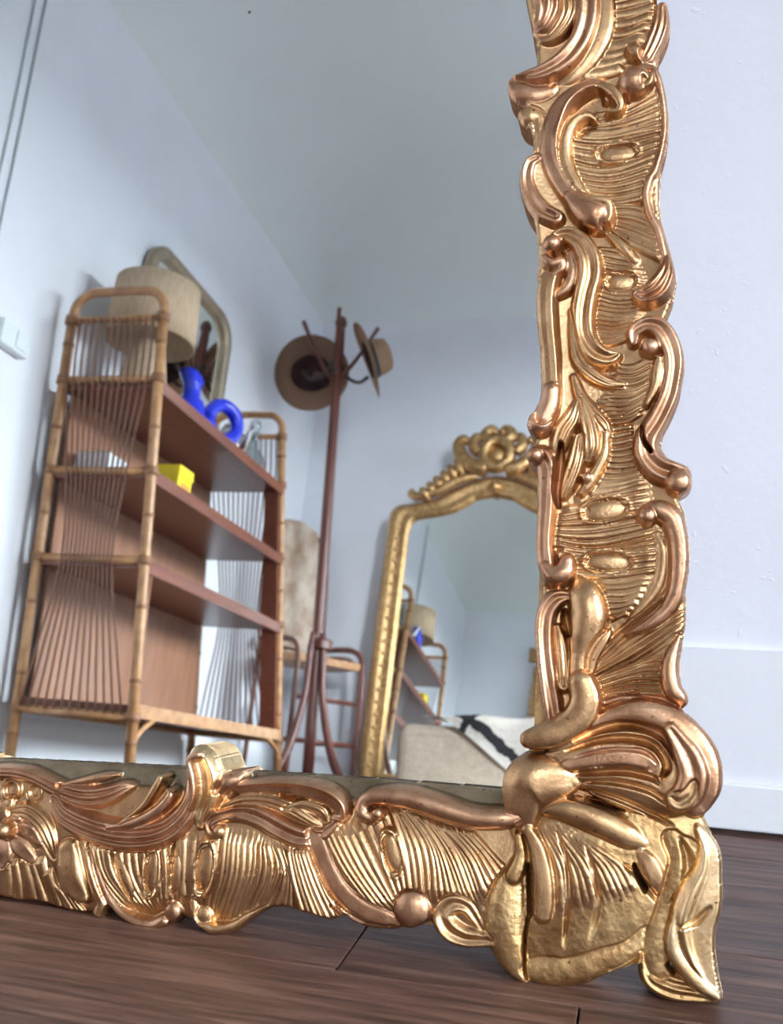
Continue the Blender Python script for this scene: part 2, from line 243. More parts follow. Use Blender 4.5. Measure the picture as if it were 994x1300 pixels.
OUT_R=[-92.9,676.1,-87.5,650.6,-84.2,634.8,-79.8,619.1,-78.5,599.0,-89.8,592.5,-88.2,579.2,-82.4,569.0,-84.2,559.8,-79.3,544.0,-78.9,532.3,-83.0,523.9,-82.9,507.7,-79.2,495.4,-75.5,479.1,-72.6,458.1,-73.3,446.4,-69.9,393.9,-68.0,367.3,-68.7,359.3,-74.5,346.0,-72.0,335.3,-69.8,331.1,-74.1,321.6,-72.3,314.8,-68.7,312.7,-67.5,280.0,-64.2,242.3,-62.4,232.3,-65.5,219.7,-65.4,204.2,-62.0,176.4,-58.7,150.9,-69.2,143.3,-69.0,136.1,-66.8,131.0,-79.7,121.8,-81.7,110.2,-78.6,92.4,-51.7,83.4,-5.1,92.7,28.2,100.1,36.6,103.1,41.8,108.6,44.0,121.4,41.6,138.5,31.2,153.3,18.0,162.5,23.9,163.9,27.0,171.1,23.3,177.9,22.6,192.0,26.0,217.5,25.4,235.7,26.5,260.1,26.4,269.4,24.4,284.2,20.5,293.1,24.2,298.1,25.1,309.2,21.7,315.7,14.0,319.2,9.2,326.8,11.4,338.6,17.8,360.6,18.7,367.9,18.5,384.5,15.4,396.7,11.3,411.6,15.6,423.1,17.8,438.0,15.2,451.6,7.9,479.3,6.2,492.1,6.1,499.8,7.3,522.0,9.4,550.0,7.7,567.3,2.8,583.9,3.7,594.3,7.0,614.3,5.2,629.2,0.4,638.7,-2.6,663.0]
OUT_B=[-487.6,93.2,-447.5,95.4,-300.8,101.8,-185.1,105.2,-81.9,107.0,-42.3,84.0,-50.1,28.2,-85.5,15.5,-90.3,14.4,-102.0,13.4,-115.6,16.7,-124.4,23.5,-127.9,22.2,-136.7,16.9,-147.5,16.9,-173.1,19.9,-180.4,20.0,-189.2,16.0,-206.5,18.7,-222.4,20.7,-234.9,18.3,-245.9,11.5,-256.9,2.8,-269.5,-1.3,-282.2,0.6,-293.0,4.8,-301.1,-1.2,-314.3,-3.4,-333.5,-1.2,-346.8,4.8,-352.6,2.6,-361.7,-3.1,-384.7,-1.8,-401.3,0.9,-424.1,0.3,-434.5,1.2,-473.4,-2.3]
OUT_C=[-80.4,90.5,-51.9,100.2,-5.3,102.4,34.1,108.4,42.1,92.7,44.9,71.9,39.8,53.9,26.9,41.5,16.0,33.6,9.6,21.9,1.7,17.8,-10.2,12.3,-20.9,7.0,-28.5,2.0,-47.2,-3.2,-57.8,-5.2,-66.3,-1.9,-86.1,16.1,-89.2,22.5,-88.0,40.0,-81.5,57.8,-72.5,74.9]
CAB=[[-22.1,529.3,11.7,5.7,0],[-17.6,438.0,8.4,5.8,0],[-24.4,285.2,12.4,6.5,10],[-21.6,252.0,12.7,5.6,0],[-315.9,32.9,4.8,13.1,0],[-277.0,39.9,5.6,13.9,-3],[-150.3,62.8,5.1,11.6,18]]
RIBS=[[11,1.0,[[-33.3,649.8,-15.5,652.9,5.3,655.4],[-34.6,636.7,-15.2,637.8,5.5,640.5],[-36.1,613.6,-19.9,611.6,-4.1,616.9],[-48.6,589.5,-34.0,589.7,-18.0,593.2]]],[17,1.0,[[-39.6,558.5,-18.9,561.8,7.5,576.6],[-40.9,547.4,-18.7,548.8,10.1,556.4],[-58.9,541.3,-31.4,537.0,13.9,541.5],[-60.7,527.6,-28.4,519.6,11.2,530.0],[-55.7,512.6,-26.8,506.0,2.7,511.4],[-49.2,502.6,-25.2,493.9,0.4,496.3]]],[8,1.0,[[-29.8,490.8,-11.1,489.5,3.7,481.7],[-29.6,481.9,-10.8,475.5,7.0,466.0],[-29.5,474.4,-10.6,463.1,9.5,450.3]]],[22,0.9,[[-34.5,462.1,-21.9,459.6,-9.4,453.9],[-33.2,447.1,-25.4,443.3,-2.3,440.5],[-33.8,436.4,-21.3,430.8,-2.9,431.6],[-34.0,422.4,-18.5,418.5,-1.8,419.4],[-37.5,408.7,-22.0,406.5,-6.8,409.2],[-35.6,395.3,-21.8,395.7,-8.2,400.2]]],[13,0.9,[[-22.4,381.3,-10.2,379.4,3.2,385.5],[-22.6,365.1,-7.5,364.9,4.4,371.0],[-31.9,354.7,-12.2,354.5,2.6,362.2],[-29.5,342.9,-14.4,342.7,-2.6,349.0]]],[26,1.0,[[-25.5,336.8,-18.0,338.3,-7.6,339.8],[-27.0,324.0,-16.5,324.0,-6.1,327.2],[-28.3,314.0,-16.2,312.5,-2.9,314.1],[-32.0,300.8,-18.4,300.9,2.2,307.3],[-55.8,281.3,-31.7,288.0,2.3,294.7],[-58.6,273.1,-31.3,275.2,6.9,282.2],[-59.8,264.0,-31.0,260.1,11.4,270.3],[-48.7,254.5,-24.7,255.2,11.7,259.3],[-46.0,245.1,-22.0,242.9,10.7,248.5]]],[9,0.9,[[-36.5,244.8,-17.2,242.4,6.0,249.3],[-27.0,237.1,-12.3,237.7,3.6,241.3],[-23.8,226.1,-12.0,226.6,-0.5,231.6],[-19.6,215.9,-13.1,219.2,-8.8,220.9]]],[17,1.5,[[-31.9,183.7,-16.4,206.8,26.1,244.3],[-34.2,179.9,-5.6,203.7,28.2,227.4],[-32.7,177.1,-5.4,190.5,26.9,215.6],[-32.5,174.7,0.5,188.4,16.1,190.8],[-29.6,172.0,-5.2,180.9,16.1,182.2],[-26.6,167.6,-5.0,171.9,20.4,172.9]]],[11,0.55,[[-58.5,86.9,-46.5,66.1,-44.1,41.5],[-48.9,91.1,-29.0,71.1,-19.0,50.7],[-30.9,83.4,-11.7,73.0,-2.1,58.7]]],[16,1.2,[[-368.5,47.8,-355.8,22.7,-338.4,5.2],[-353.1,48.5,-346.9,27.7,-325.4,5.9],[-334.0,50.5,-329.8,29.6,-316.1,7.0],[-312.6,54.1,-308.6,33.3,-308.1,10.9],[-294.5,61.3,-292.5,40.4,-293.7,14.6]]],[19,1.3,[[-297.7,59.9,-295.5,37.4,-291.5,15.5],[-266.0,65.6,-267.0,36.7,-273.7,12.1],[-254.4,65.5,-253.7,36.9,-263.5,5.8],[-239.6,63.5,-239.4,39.7,-252.2,3.8],[-232.5,63.9,-223.8,42.8,-235.5,14.9],[-225.1,62.1,-216.5,41.0,-216.4,17.8]]],[8,1.5,[[-220.3,61.6,-214.2,38.7,-206.4,14.9],[-212.5,61.4,-202.1,37.6,-190.1,12.9],[-204.9,65.3,-191.0,38.8,-176.1,17.7]]],[27,1.3,[[-199.0,74.7,-181.5,49.6,-158.8,25.8],[-181.3,76.5,-164.2,51.5,-145.8,29.2],[-155.8,92.2,-144.8,66.6,-137.3,34.3],[-150.5,94.5,-126.4,68.6,-121.0,36.2],[-135.5,89.4,-115.7,66.8,-101.5,37.4],[-123.3,84.2,-102.1,65.4,-90.2,41.1],[-104.0,82.0,-88.9,69.7,-77.7,58.9]]],[12,1.2,[[-453.0,32.2,-449.1,12.1,-449.8,-4.9],[-425.2,29.0,-423.0,12.3,-425.0,-3.0],[-407.0,37.1,-400.4,17.6,-394.0,-1.5],[-391.3,14.7,-384.4,7.2,-379.2,-2.8],[-379.4,13.4,-374.5,5.7,-367.8,-1.7]]]]
CRACKS=[[-65.2,64.5,0.8,-63.4,50.6,1.3,-62.8,41.3,1.4,-62.9,35.9,0.8],[-63.8,35.0,0.5,-65.2,22.5,0.6,-65.3,8.7,0.5,-63.3,-1.7,0.3],[-48.1,220.0,1.5,-46.7,212.6,2.9,-44.6,205.3,1.5],[-53.2,327.5,1.3,-54.0,311.8,2.8,-55.2,297.6,2.5,-53.9,287.3,1.3],[-2.4,72.9,0.6,0.9,65.6,1.4,4.0,59.9,1.1],[-2.7,340.3,0.6,-2.0,331.3,0.9,3.0,322.3,0.7]]
# ------------------------------------------------------------------ materials
def gold(name, c1, c2, rough, bump=.35, bs=420):
    m, nt, b = new_mat(name); N = nt.nodes; L = nt.links
    b.inputs['Metallic'].default_value = 1.0
    tc = N.new('ShaderNodeTexCoord')
    n = N.new('ShaderNodeTexNoise'); n.inputs['Scale'].default_value = 42; n.inputs['Detail'].default_value = 9; n.inputs['Roughness'].default_value = .65; L.new(tc.outputs['Object'], n.inputs[0])
    r = N.new('ShaderNodeValToRGB'); r.color_ramp.elements[0].position = .38; r.color_ramp.elements[1].position = .62
    r.color_ramp.elements[0].color = (*c2,1); r.color_ramp.elements[1].color = (*c1,1); L.new(n.outputs[0], r.inputs[0])
    # small dark pits in the gilding
    n3 = N.new('ShaderNodeTexNoise'); n3.inputs['Scale'].default_value = 260; n3.inputs['Detail'].default_value = 3; L.new(tc.outputs['Object'], n3.inputs[0])
    r3 = N.new('ShaderNodeValToRGB'); r3.color_ramp.elements[0].position = .27; r3.color_ramp.elements[1].position = .33; r3.color_ramp.elements[0].color = (.25,.16,.1,1); r3.color_ramp.elements[1].color = (1,1,1,1); L.new(n3.outputs[0], r3.inputs[0])
    mx = N.new('ShaderNodeMixRGB'); mx.blend_type = 'MULTIPLY'; mx.inputs[0].default_value = .8; L.new(r.outputs[0], mx.inputs[1]); L.new(r3.outputs[0], mx.inputs[2])
    L.new(mx.outputs[0], b.inputs['Base Color'])
    rr = N.new('ShaderNodeMapRange'); rr.inputs['To Min'].default_value = rough-.06; rr.inputs['To Max'].default_value = rough+.12; L.new(n.outputs[0], rr.inputs[0]); L.new(rr.outputs[0], b.inputs['Roughness'])
    n2 = N.new('ShaderNodeTexNoise'); n2.inputs['Scale'].default_value = bs; n2.inputs['Detail'].default_value = 3; L.new(tc.outputs['Object'], n2.inputs[0])
    bp = N.new('ShaderNodeBump'); bp.inputs['Strength'].default_value = bump; bp.inputs['Distance'].default_value = .0006; L.new(n2.outputs[0], bp.inputs['Height']); L.new(bp.outputs[0], b.inputs['Normal'])
    return m
M = {}
M['rose'] = gold('gilt_rose', (.65,.39,.235), (.45,.235,.125), .34)
M['gold'] = gold('gilt_yellow', (.66,.42,.215), (.46,.26,.125), .32)
M['aged'] = gold('gilt_aged', (.66,.44,.205), (.46,.26,.105), .38, .6, 350)
M['pale'] = gold('gilt_pale', (.82,.62,.37), (.66,.42,.20), .30)
M['fillet'] = gold('gilt_fillet', (.34,.27,.18), (.22,.165,.10), .36)
M['wall'] = mat('wall_paint', (.80,.81,.86), .55, bump=.6, bscale=26, var=.03, scale=6)
def chips(m):
    nt = m.node_tree; N = nt.nodes; L = nt.links; b = N['Principled BSDF']; old = b.inputs['Normal'].links[0].from_node
    tc = N.new('ShaderNodeTexCoord'); n = N.new('ShaderNodeTexNoise'); n.inputs['Scale'].default_value = 75; n.inputs['Detail'].default_value = 2; L.new(tc.outputs['Object'], n.inputs[0])
    r = N.new('ShaderNodeValToRGB'); r.color_ramp.elements[0].position = .68; r.color_ramp.elements[1].position = .74; L.new(n.outputs[0], r.inputs[0])
    bp = N.new('ShaderNodeBump'); bp.inputs['Strength'].default_value = .22; bp.inputs['Distance'].default_value = .002; L.new(r.outputs[0], bp.inputs['Height']); L.new(old.outputs[0], bp.inputs['Normal']); L.new(bp.outputs[0], b.inputs['Normal'])
chips(M['wall'])
M['ceil'] = mat('ceiling_paint', (.74,.77,.75), .8, bump=.3, bscale=20)
M['mouldpaint'] = mat('baseboard_paint', (.80,.81,.84), .35, bump=.5, bscale=35)
M['dark'] = mat('dark_gap', (.02,.017,.015), .9)
def wood_floor():
    m, nt, b = new_mat('floor_wood'); N = nt.nodes; L = nt.links
    tc = N.new('ShaderNodeTexCoord'); oi = N.new('ShaderNodeObjectInfo')
    ad = N.new('ShaderNodeVectorMath'); ad.operation = 'ADD'; L.new(tc.outputs['Object'], ad.inputs[0])
    sc = N.new('ShaderNodeVectorMath'); sc.operation = 'SCALE'; sc.inputs['Scale'].default_value = 30
    cb = N.new('ShaderNodeCombineXYZ'); L.new(oi.outputs['Random'], cb.inputs[0]); L.new(oi.outputs['Random'], cb.inputs[1]); L.new(cb.outputs[0], sc.inputs[0]); L.new(sc.outputs[0], ad.inputs[1])
    mp = N.new('ShaderNodeMapping'); mp.inputs['Scale'].default_value = (7,110,20); L.new(ad.outputs[0], mp.inputs[0])
    n = N.new('ShaderNodeTexNoise'); n.inputs['Scale'].default_value = 1; n.inputs['Detail'].default_value = 8; n.inputs['Roughness'].default_value = .7; n.inputs['Distortion'].default_value = .4; L.new(mp.outputs[0], n.inputs[0])
    r = N.new('ShaderNodeValToRGB'); e = r.color_ramp.elements
    e[0].position = .34; e[0].color = (.030,.013,.009,1); e[1].position = .70; e[1].color = (.21,.115,.082,1)
    x = e.new(.5); x.color = (.095,.046,.032,1); L.new(n.outputs[0], r.inputs[0])
    hv = N.new('ShaderNodeHueSaturation'); mr = N.new('ShaderNodeMapRange'); mr.inputs['To Min'].default_value = .75; mr.inputs['To Max'].default_value = 1.2; L.new(oi.outputs['Random'], mr.inputs[0]); L.new(mr.outputs[0], hv.inputs['Value']); L.new(r.outputs[0], hv.inputs['Color']); L.new(hv.outputs[0], b.inputs['Base Color'])
    n2 = N.new('ShaderNodeTexNoise'); n2.inputs['Scale'].default_value = 9; n2.inputs['Detail'].default_value = 6; L.new(ad.outputs[0], n2.inputs[0])
    rr = N.new('ShaderNodeMapRange'); rr.inputs['To Min'].default_value = .30; rr.inputs['To Max'].default_value = .58; L.new(n2.outputs[0], rr.inputs[0]); L.new(rr.outputs[0], b.inputs['Roughness'])
    bp = N.new('ShaderNodeBump'); bp.inputs['Strength'].default_value = .55; bp.inputs['Distance'].default_value = .0012; L.new(n.outputs[0], bp.inputs['Height']); L.new(bp.outputs[0], b.inputs['Normal'])
    return m
M['floor'] = wood_floor()
M['bamboo'] = mat('bamboo', (.50,.27,.12), .38, var=.35, scale=25, col2=(.34,.16,.07))
M['bamboo_node'] = mat('bamboo_node', (.26,.12,.055), .5)
M['cane'] = mat('cane', (.22,.10,.06), .45)
M['mahog'] = mat('shelf_wood', (.21,.062,.036), .32, var=.35, scale=5, stretch=(14,1,14), spec=.5)
M['panelwood'] = mat('back_panel_wood', (.34,.16,.092), .42, var=.22, scale=5, stretch=(1,6,1))
M['rackwood'] = mat('rack_wood', (.17,.055,.04), .3, var=.3, scale=12, stretch=(1,1,.2))
M['rackmetal'] = mat('rack_peg', (.05,.03,.028), .35)
M['straw'] = mat('hat_straw', (.50,.31,.19), .75, bump=.8, bscale=220, var=.12, scale=60)
M['felt'] = mat('hat_felt', (.36,.22,.15), .85, bump=.4, bscale=200)
M['lining'] = mat('hat_lining', (.07,.032,.035), .7)
M['ribbon'] = mat('ribbon_black', (.012,.011,.014), .5)
M['raffia'] = mat('raffia', (.58,.42,.28), .85, var=.22, scale=30, stretch=(6,6,.6), bump=.9, bscale=120)
M['champ'] = mat('champagne_frame', (.40,.32,.23), .38, metal=.6, var=.15, scale=20)
M['blue'] = mat('cobalt_glaze', (.008,.03,.62), .14, coat=.6)
M['yellow'] = mat('yellow_card', (.85,.62,.01), .45)
M['yprint'] = mat('orange_print', (.75,.28,.03), .5)
M['silver'] = mat('silver_metal', (.62,.60,.58), .2, metal=1.)
M['black'] = mat('black_gloss', (.02,.02,.022), .25)
M['white'] = mat('white_card', (.72,.76,.80), .6)
M['plastic'] = mat('white_plastic', (.72,.77,.78), .4)
M['cable'] = mat('grey_cable', (.36,.40,.40), .6)
M['hide'] = mat('sheepskin', (.60,.50,.41), .95, col2=(.30,.19,.13), scale=7, bump=2.5, bscale=70)
M['jute'] = mat('jute_cover', (.45,.365,.285), .95, var=.15, scale=40, bump=2, bscale=130)
M['mirrorgold'] = gold('gilt_bright', (.68,.44,.21), (.42,.24,.10), .38)
def berber():
    m = mat('berber_wool', (.68,.62,.56), .95, bump=3, bscale=60); nt = m.node_tree; N = nt.nodes; L = nt.links; b = N['Principled BSDF']
    tc = N.new('ShaderNodeTexCoord'); n = N.new('ShaderNodeTexNoise'); n.inputs['Scale'].default_value = 22; n.inputs['Detail'].default_value = 3
    L.new(tc.outputs['UV'], n.inputs[0])
    mx = N.new('ShaderNodeMixRGB'); mx.inputs[0].default_value = .04; L.new(tc.outputs['UV'], mx.inputs[1]); L.new(n.outputs['Color'], mx.inputs[2])
    sp = N.new('ShaderNodeSeparateXYZ'); L.new(mx.outputs[0], sp.inputs[0])
    outs = []
    def op(o, x, v=None, y=None):
        q = N.new('ShaderNodeMath'); q.operation = o; L.new(x, q.inputs[0])
        if v is not None: q.inputs[1].default_value = v
        if y is not None: L.new(y, q.inputs[1])
        return q.outputs[0]
    def band(x, c, w): return op('LESS_THAN', op('ABSOLUTE', op('SUBTRACT', x, c)), w)
    b1 = band(sp.outputs[0], .07, .017); b2 = band(sp.outputs[1], .07, .017); b3 = band(sp.outputs[0], .46, .016); b4 = band(sp.outputs[1], .42, .016)
    k = op('MAXIMUM', op('MAXIMUM', b1, None, b2), None, op('MAXIMUM', b3, None, b4))
    m2 = N.new('ShaderNodeMixRGB'); m2.inputs[1].default_value = (.68,.62,.56,1); m2.inputs[2].default_value = (.03,.027,.03,1); L.new(k, m2.inputs[0]); L.new(m2.outputs[0], b.inputs['Base Color'])
    return m
M['berber'] = berber()
def mirror_mat(name, tint):
    m, nt, b = new_mat(name); N = nt.nodes; L = nt.links
    b.inputs['Metallic'].default_value = 1; b.inputs['Roughness'].default_value = .0
    tc = N.new('ShaderNodeTexCoord'); v = N.new('ShaderNodeTexVoronoi'); v.inputs['Scale'].default_value = 11; L.new(tc.outputs['Object'], v.inputs[0])
    r = N.new('ShaderNodeValToRGB'); r.color_ramp.elements[0].position = .012; r.color_ramp.elements[0].color = (.2,.2,.18,1); r.color_ramp.elements[1].position = .02; r.color_ramp.elements[1].color = (*tint,1)
    L.new(v.outputs['Distance'], r.inputs[0]); L.new(r.outputs[0], b.inputs['Base Color']); return m
M['glass'] = mirror_mat('silvered_glass', (.93,.97,.94))
def clear_glass(name, mixf, col=(1,1,1)):
    m, nt, b = new_mat(name); N = nt.nodes; L = nt.links
    t = N.new('ShaderNodeBsdfTransparent'); t.inputs[0].default_value = (*col,1); g = N.new('ShaderNodeBsdfGlossy'); g.inputs['Roughness'].default_value = .03
    mx = N.new('ShaderNodeMixShader'); lw = N.new('ShaderNodeLayerWeight'); lw.inputs[0].default_value = mixf
    L.new(lw.outputs['Facing'], mx.inputs[0]); L.new(t.outputs[0], mx.inputs[1]); L.new(g.outputs[0], mx.inputs[2]); L.new(mx.outputs[0], N['Material Output'].inputs[0]); return m
M['pane'] = clear_glass('window_pane', .06)
M['clear'] = clear_glass('clear_glass', .45, (.80,.84,.86))

# ------------------------------------------------------------------ setting
T = .30
def wall_with_hole(name, ax, c0, c1, a0, a1, z1, hole):
    """ax 'x': wall plane y in c0..c1, runs along x;  'y': wall plane x in c0..c1, runs along y"""
    bm = bmesh.new()
    def b(p0,p1,q0,q1):
        if ax == 'x': box(bm,p0,p1,c0,c1,q0,q1)
        else: box(bm,c0,c1,p0,p1,q0,q1)
    if hole:
        h0,h1,g0,g1 = hole; b(a0,h0,0,z1); b(h1,a1,0,z1); b(h0,h1,0,g0); b(h0,h1,g1,z1)
    else: b(a0,a1,0,z1)
    return tag(obj(name,bm,M['wall']), kind='structure')
wall_with_hole('wall_left','y',RX0-T,RX0,RY0-T,RY1+T,RZ,None)
wall_with_hole('wall_right','y',RX1,RX1+T,RY0-T,RY1+T,RZ,WR)
wall_with_hole('wall_back','x',RY0-T,RY0,RX0,RX1,RZ,WB)
wall_with_hole('wall_front','x',RY1,RY1+T,RX0,RX1,RZ,WF)
# ceiling with a coved (curved) edge
bm = bmesh.new(); R_ = .65; n = 20; rings = []
for k in range(n+1):
    a = math.pi/2*k/n; ins = R_*(1-math.cos(a)); z = RZ-R_+R_*math.sin(a)
    rings.append([bm.verts.new(p) for p in ((RX0+ins,RY0+ins,z),(RX1-ins,RY0+ins,z),(RX1-ins,RY1-ins,z),(RX0+ins,RY1-ins,z))])
for a,b in zip(rings,rings[1:]):
    for k in range(4): bm.faces.new((a[k],b[k],b[(k+1)%4],a[(k+1)%4]))
bm.faces.new(rings[-1][::-1])
top = [bm.verts.new(p) for p in ((RX0-T,RY0-T,RZ+.1),(RX1+T,RY0-T,RZ+.1),(RX1+T,RY1+T,RZ+.1),(RX0-T,RY1+T,RZ+.1))]; bm.faces.new(top)
low = [bm.verts.new(p) for p in ((RX0-T,RY0-T,RZ),(RX1+T,RY0-T,RZ),(RX1+T,RY1+T,RZ),(RX0-T,RY1+T,RZ))]
for k in range(4): bm.faces.new((low[k],low[(k+1)%4],top[(k+1)%4],top[k]))
ce = tag(obj('ceiling',bm,M['ceil'],None,True), kind='structure')
# baseboards
def baseboard(name, x0,x1,y0,y1, inner):
    bm = bmesh.new(); h = .168
    box(bm,x0,x1,y0,y1,.004,h)
    ix = {'x+':(x0,x1+.006,y0,y1),'x-':(x0-.006,x1,y0,y1),'y+':(x0,x1,y0,y1+.006),'y-':(x0,x1,y0-.006,y1)}[inner]
    box(bm,*ix,.004,.046,.002)
    return tag(obj(name,bm,M['mouldpaint']), kind='structure')
baseboard('baseboard_front',RX0,RX1,RY1-.008,RY1,'y-')
baseboard('baseboard_left',RX0,RX0+.012,RY0,RY1-.009,'x+')
baseboard('baseboard_back',RX0+.013,RX1-.013,RY0,RY0+.012,'y+')
baseboard('baseboard_right',RX1-.012,RX1,RY0,RY1-.009,'x-')
# windows
def window(name, ax, h, c):
    h0,h1,g0,g1 = h; bm = bmesh.new(); d = .05
    def b(bm,p0,p1,q0,q1,t=d):
        if ax == 'x': box(bm,p0,p1,c-t/2,c+t/2,q0,q1)
        else: box(bm,c-t/2,c+t/2,p0,p1,q0,q1)
    m_ = (h0+h1)/2
    b(bm,h0,h0+.05,g0,g1); b(bm,h1-.05,h1,g0,g1); b(bm,h0+.05,h1-.05,g0,g0+.06); b(bm,h0+.05,h1-.05,g1-.05,g1); b(bm,m_-.035,m_+.035,g0+.06,g1-.05)
    fr = tag(obj(name,bm,M['mouldpaint']), kind='structure')
    zz = [g0+.06+(g1-.05-g0-.06)*k/3 for k in range(4)]
    for (p0,p1) in ((h0+.05,m_-.035),(m_+.035,h1-.05)):
        for k in (1,2):
            bm = bmesh.new(); b(bm,p0,p1,zz[k]-.012,zz[k]+.012,.03); obj('glazing_bar',bm,M['mouldpaint'],fr)
        for k in range(3):
            bm = bmesh.new(); b(bm,p0,p1,zz[k]+(.012 if k else 0),zz[k+1]-(.012 if k<2 else 0),.004); obj('pane',bm,M['pane'],fr)
window('window_1','x',WB,RY0-.2)
window('window_2','y',WR,RX1+.2)
window('window_3','x',WF,RY1+.2)
# floor: sub-floor and separate boards
fl = tag(mkbox('floor',RX0-T,RX1+T,RY0-T,RY1+T,-.06,-.012,M['dark']), kind='structure')
PW = .101; rows = []
y = -.1515+PW*2
def plank_mesh(L):
    bm = bmesh.new(); box(bm,.0006,L-.0006,.0005,PW-.0005,-.012,0,.0009)
    me = bpy.data.meshes.new('plank'); bm.normal_update(); bm.to_mesh(me); bm.free(); me.materials.append(M['floor']); return me
PM = {L:plank_mesh(L) for L in (.9,1.2,1.5)}
starts = {2:-.177-1.2*1, 3:-.031-.9}      # rows with a butt joint in view
r = -1
yy = -.1515+PW*2
while yy > RY0-.1:
    y0 = yy; yy -= PW
    random.seed(100+r)
    Ls = []
    x = starts.get(r, None)
    if x is None: x = RX0-random.uniform(.1,1.0); first = []
    else:
        # extend left to the wall so that the joint stays where it is seen
        anchor = x; x = anchor
        while x > RX0: x -= 1.2
    while x < RX1:
        L = 1.2 if (r in starts and x < -.5) else random.choice((.9,1.2,1.5))
        if r == 2 and abs(x-(starts[2]))<.01: L = 1.2
        if r == 3 and abs(x-(starts[3]))<.01: L = .9
        o = bpy.data.objects.new('plank', PM[L]); COL.objects.link(o); o.parent = fl; o.location = (x, y0-PW, 0)
        x += L
    r += 1

# ------------------------------------------------------------------ the large carved mirror
LEAN = math.radians(7.2)
gm = empty('gilt_mirror', (0,-.315,0), (math.pi/2-LEAN,0,0))
tag(gm, 'large carved gilt rococo mirror leaning against the white wall, nearest in view', 'mirror')
GS = .5
U0,V0 = -465.,-14.
NX,NY = int((80-U0)/GS), int((672-V0)/GS)
gu = U0+GS*np.arange(NX); gv = V0+GS*np.arange(NY)
GU,GV = np.meshgrid(gu,gv)
def poly_mask(flat):
    P = np.array(flat).reshape(-1,2); ins = np.zeros(GU.shape,bool)
    for (x0,y0),(x1,y1) in zip(P,np.roll(P,-1,0)):
        if y0 == y1: continue
        c = (GV>=min(y0,y1))&(GV<max(y0,y1)); xx = x0+(GV-y0)*(x1-x0)/(y1-y0); ins ^= c&(GU<xx)
    return ins
def smooth_noise(seed, cell):
    rs = np.random.RandomState(seed); w = int((gu[-1]-U0)/cell)+4; h = int((gv[-1]-V0)/cell)+4
    g = rs.rand(h,w); fx = (gu-U0)/cell; fy = (gv-V0)/cell
    ix = fx.astype(int); iy = fy.astype(int); tx = fx-ix; ty = fy-iy; tx = tx*tx*(3-2*tx); ty = ty*ty*(3-2*ty)
    a = g[iy][:,ix]; b = g[iy][:,ix+1]; c = g[iy+1][:,ix]; d = g[iy+1][:,ix+1]
    return (a*(1-tx)+b*tx)*(1-ty)[:,None]+(c*(1-tx)+d*tx)*ty[:,None]-.5
MR,MB_,MC = poly_mask(OUT_R),poly_mask(OUT_B),poly_mask(OUT_C)
H = np.full(GU.shape,-99.); ID = np.full(GU.shape,-1,int)
PARTS = [('bottom_rail','gold'),('right_rail','gold'),('corner_shell','aged'),('sight_edge','fillet')]
# glass line along the bottom (mm): v = a + b*u
vg = lambda u: 112.5+.036*(u+81)
across = (GV-0)/95.
HB = 9+10*np.sin(np.pi*np.clip(across*.9+.05,0,1))+.8*smooth_noise(3,25)
H[MB_] = HB[MB_]; ID[MB_] = 0
fil = MB_&(GV>vg(GU)-17)
DV = vg(GU)-GV
H[fil] = np.interp(DV,[0,1.9,2.7,3.6,4.4,17],[6.3,6.3,3.6,3.6,5.0,10.0])[fil]
ID[fil] = 3
HR = 12+4.5*((GU+28)/45)**2+.8*smooth_noise(4,25)
HR = np.minimum(HR,19)
H[MR] = HR[MR]; ID[MR] = 1
cd = np.sqrt(((GU+8)/75)**2+((GV-52)/75)**2)
HC = 16+11*np.clip(1-cd**2,0,1)+2.4*smooth_noise(5,22)+.6*smooth_noise(6,7)+.25*smooth_noise(7,2.4)
H[MC] = HC[MC]; ID[MC] = 2
HI = np.zeros_like(H)
NA = 1.2*smooth_noise(5,22)+.5*smooth_noise(6,7)+.22*smooth_noise(7,2.4)
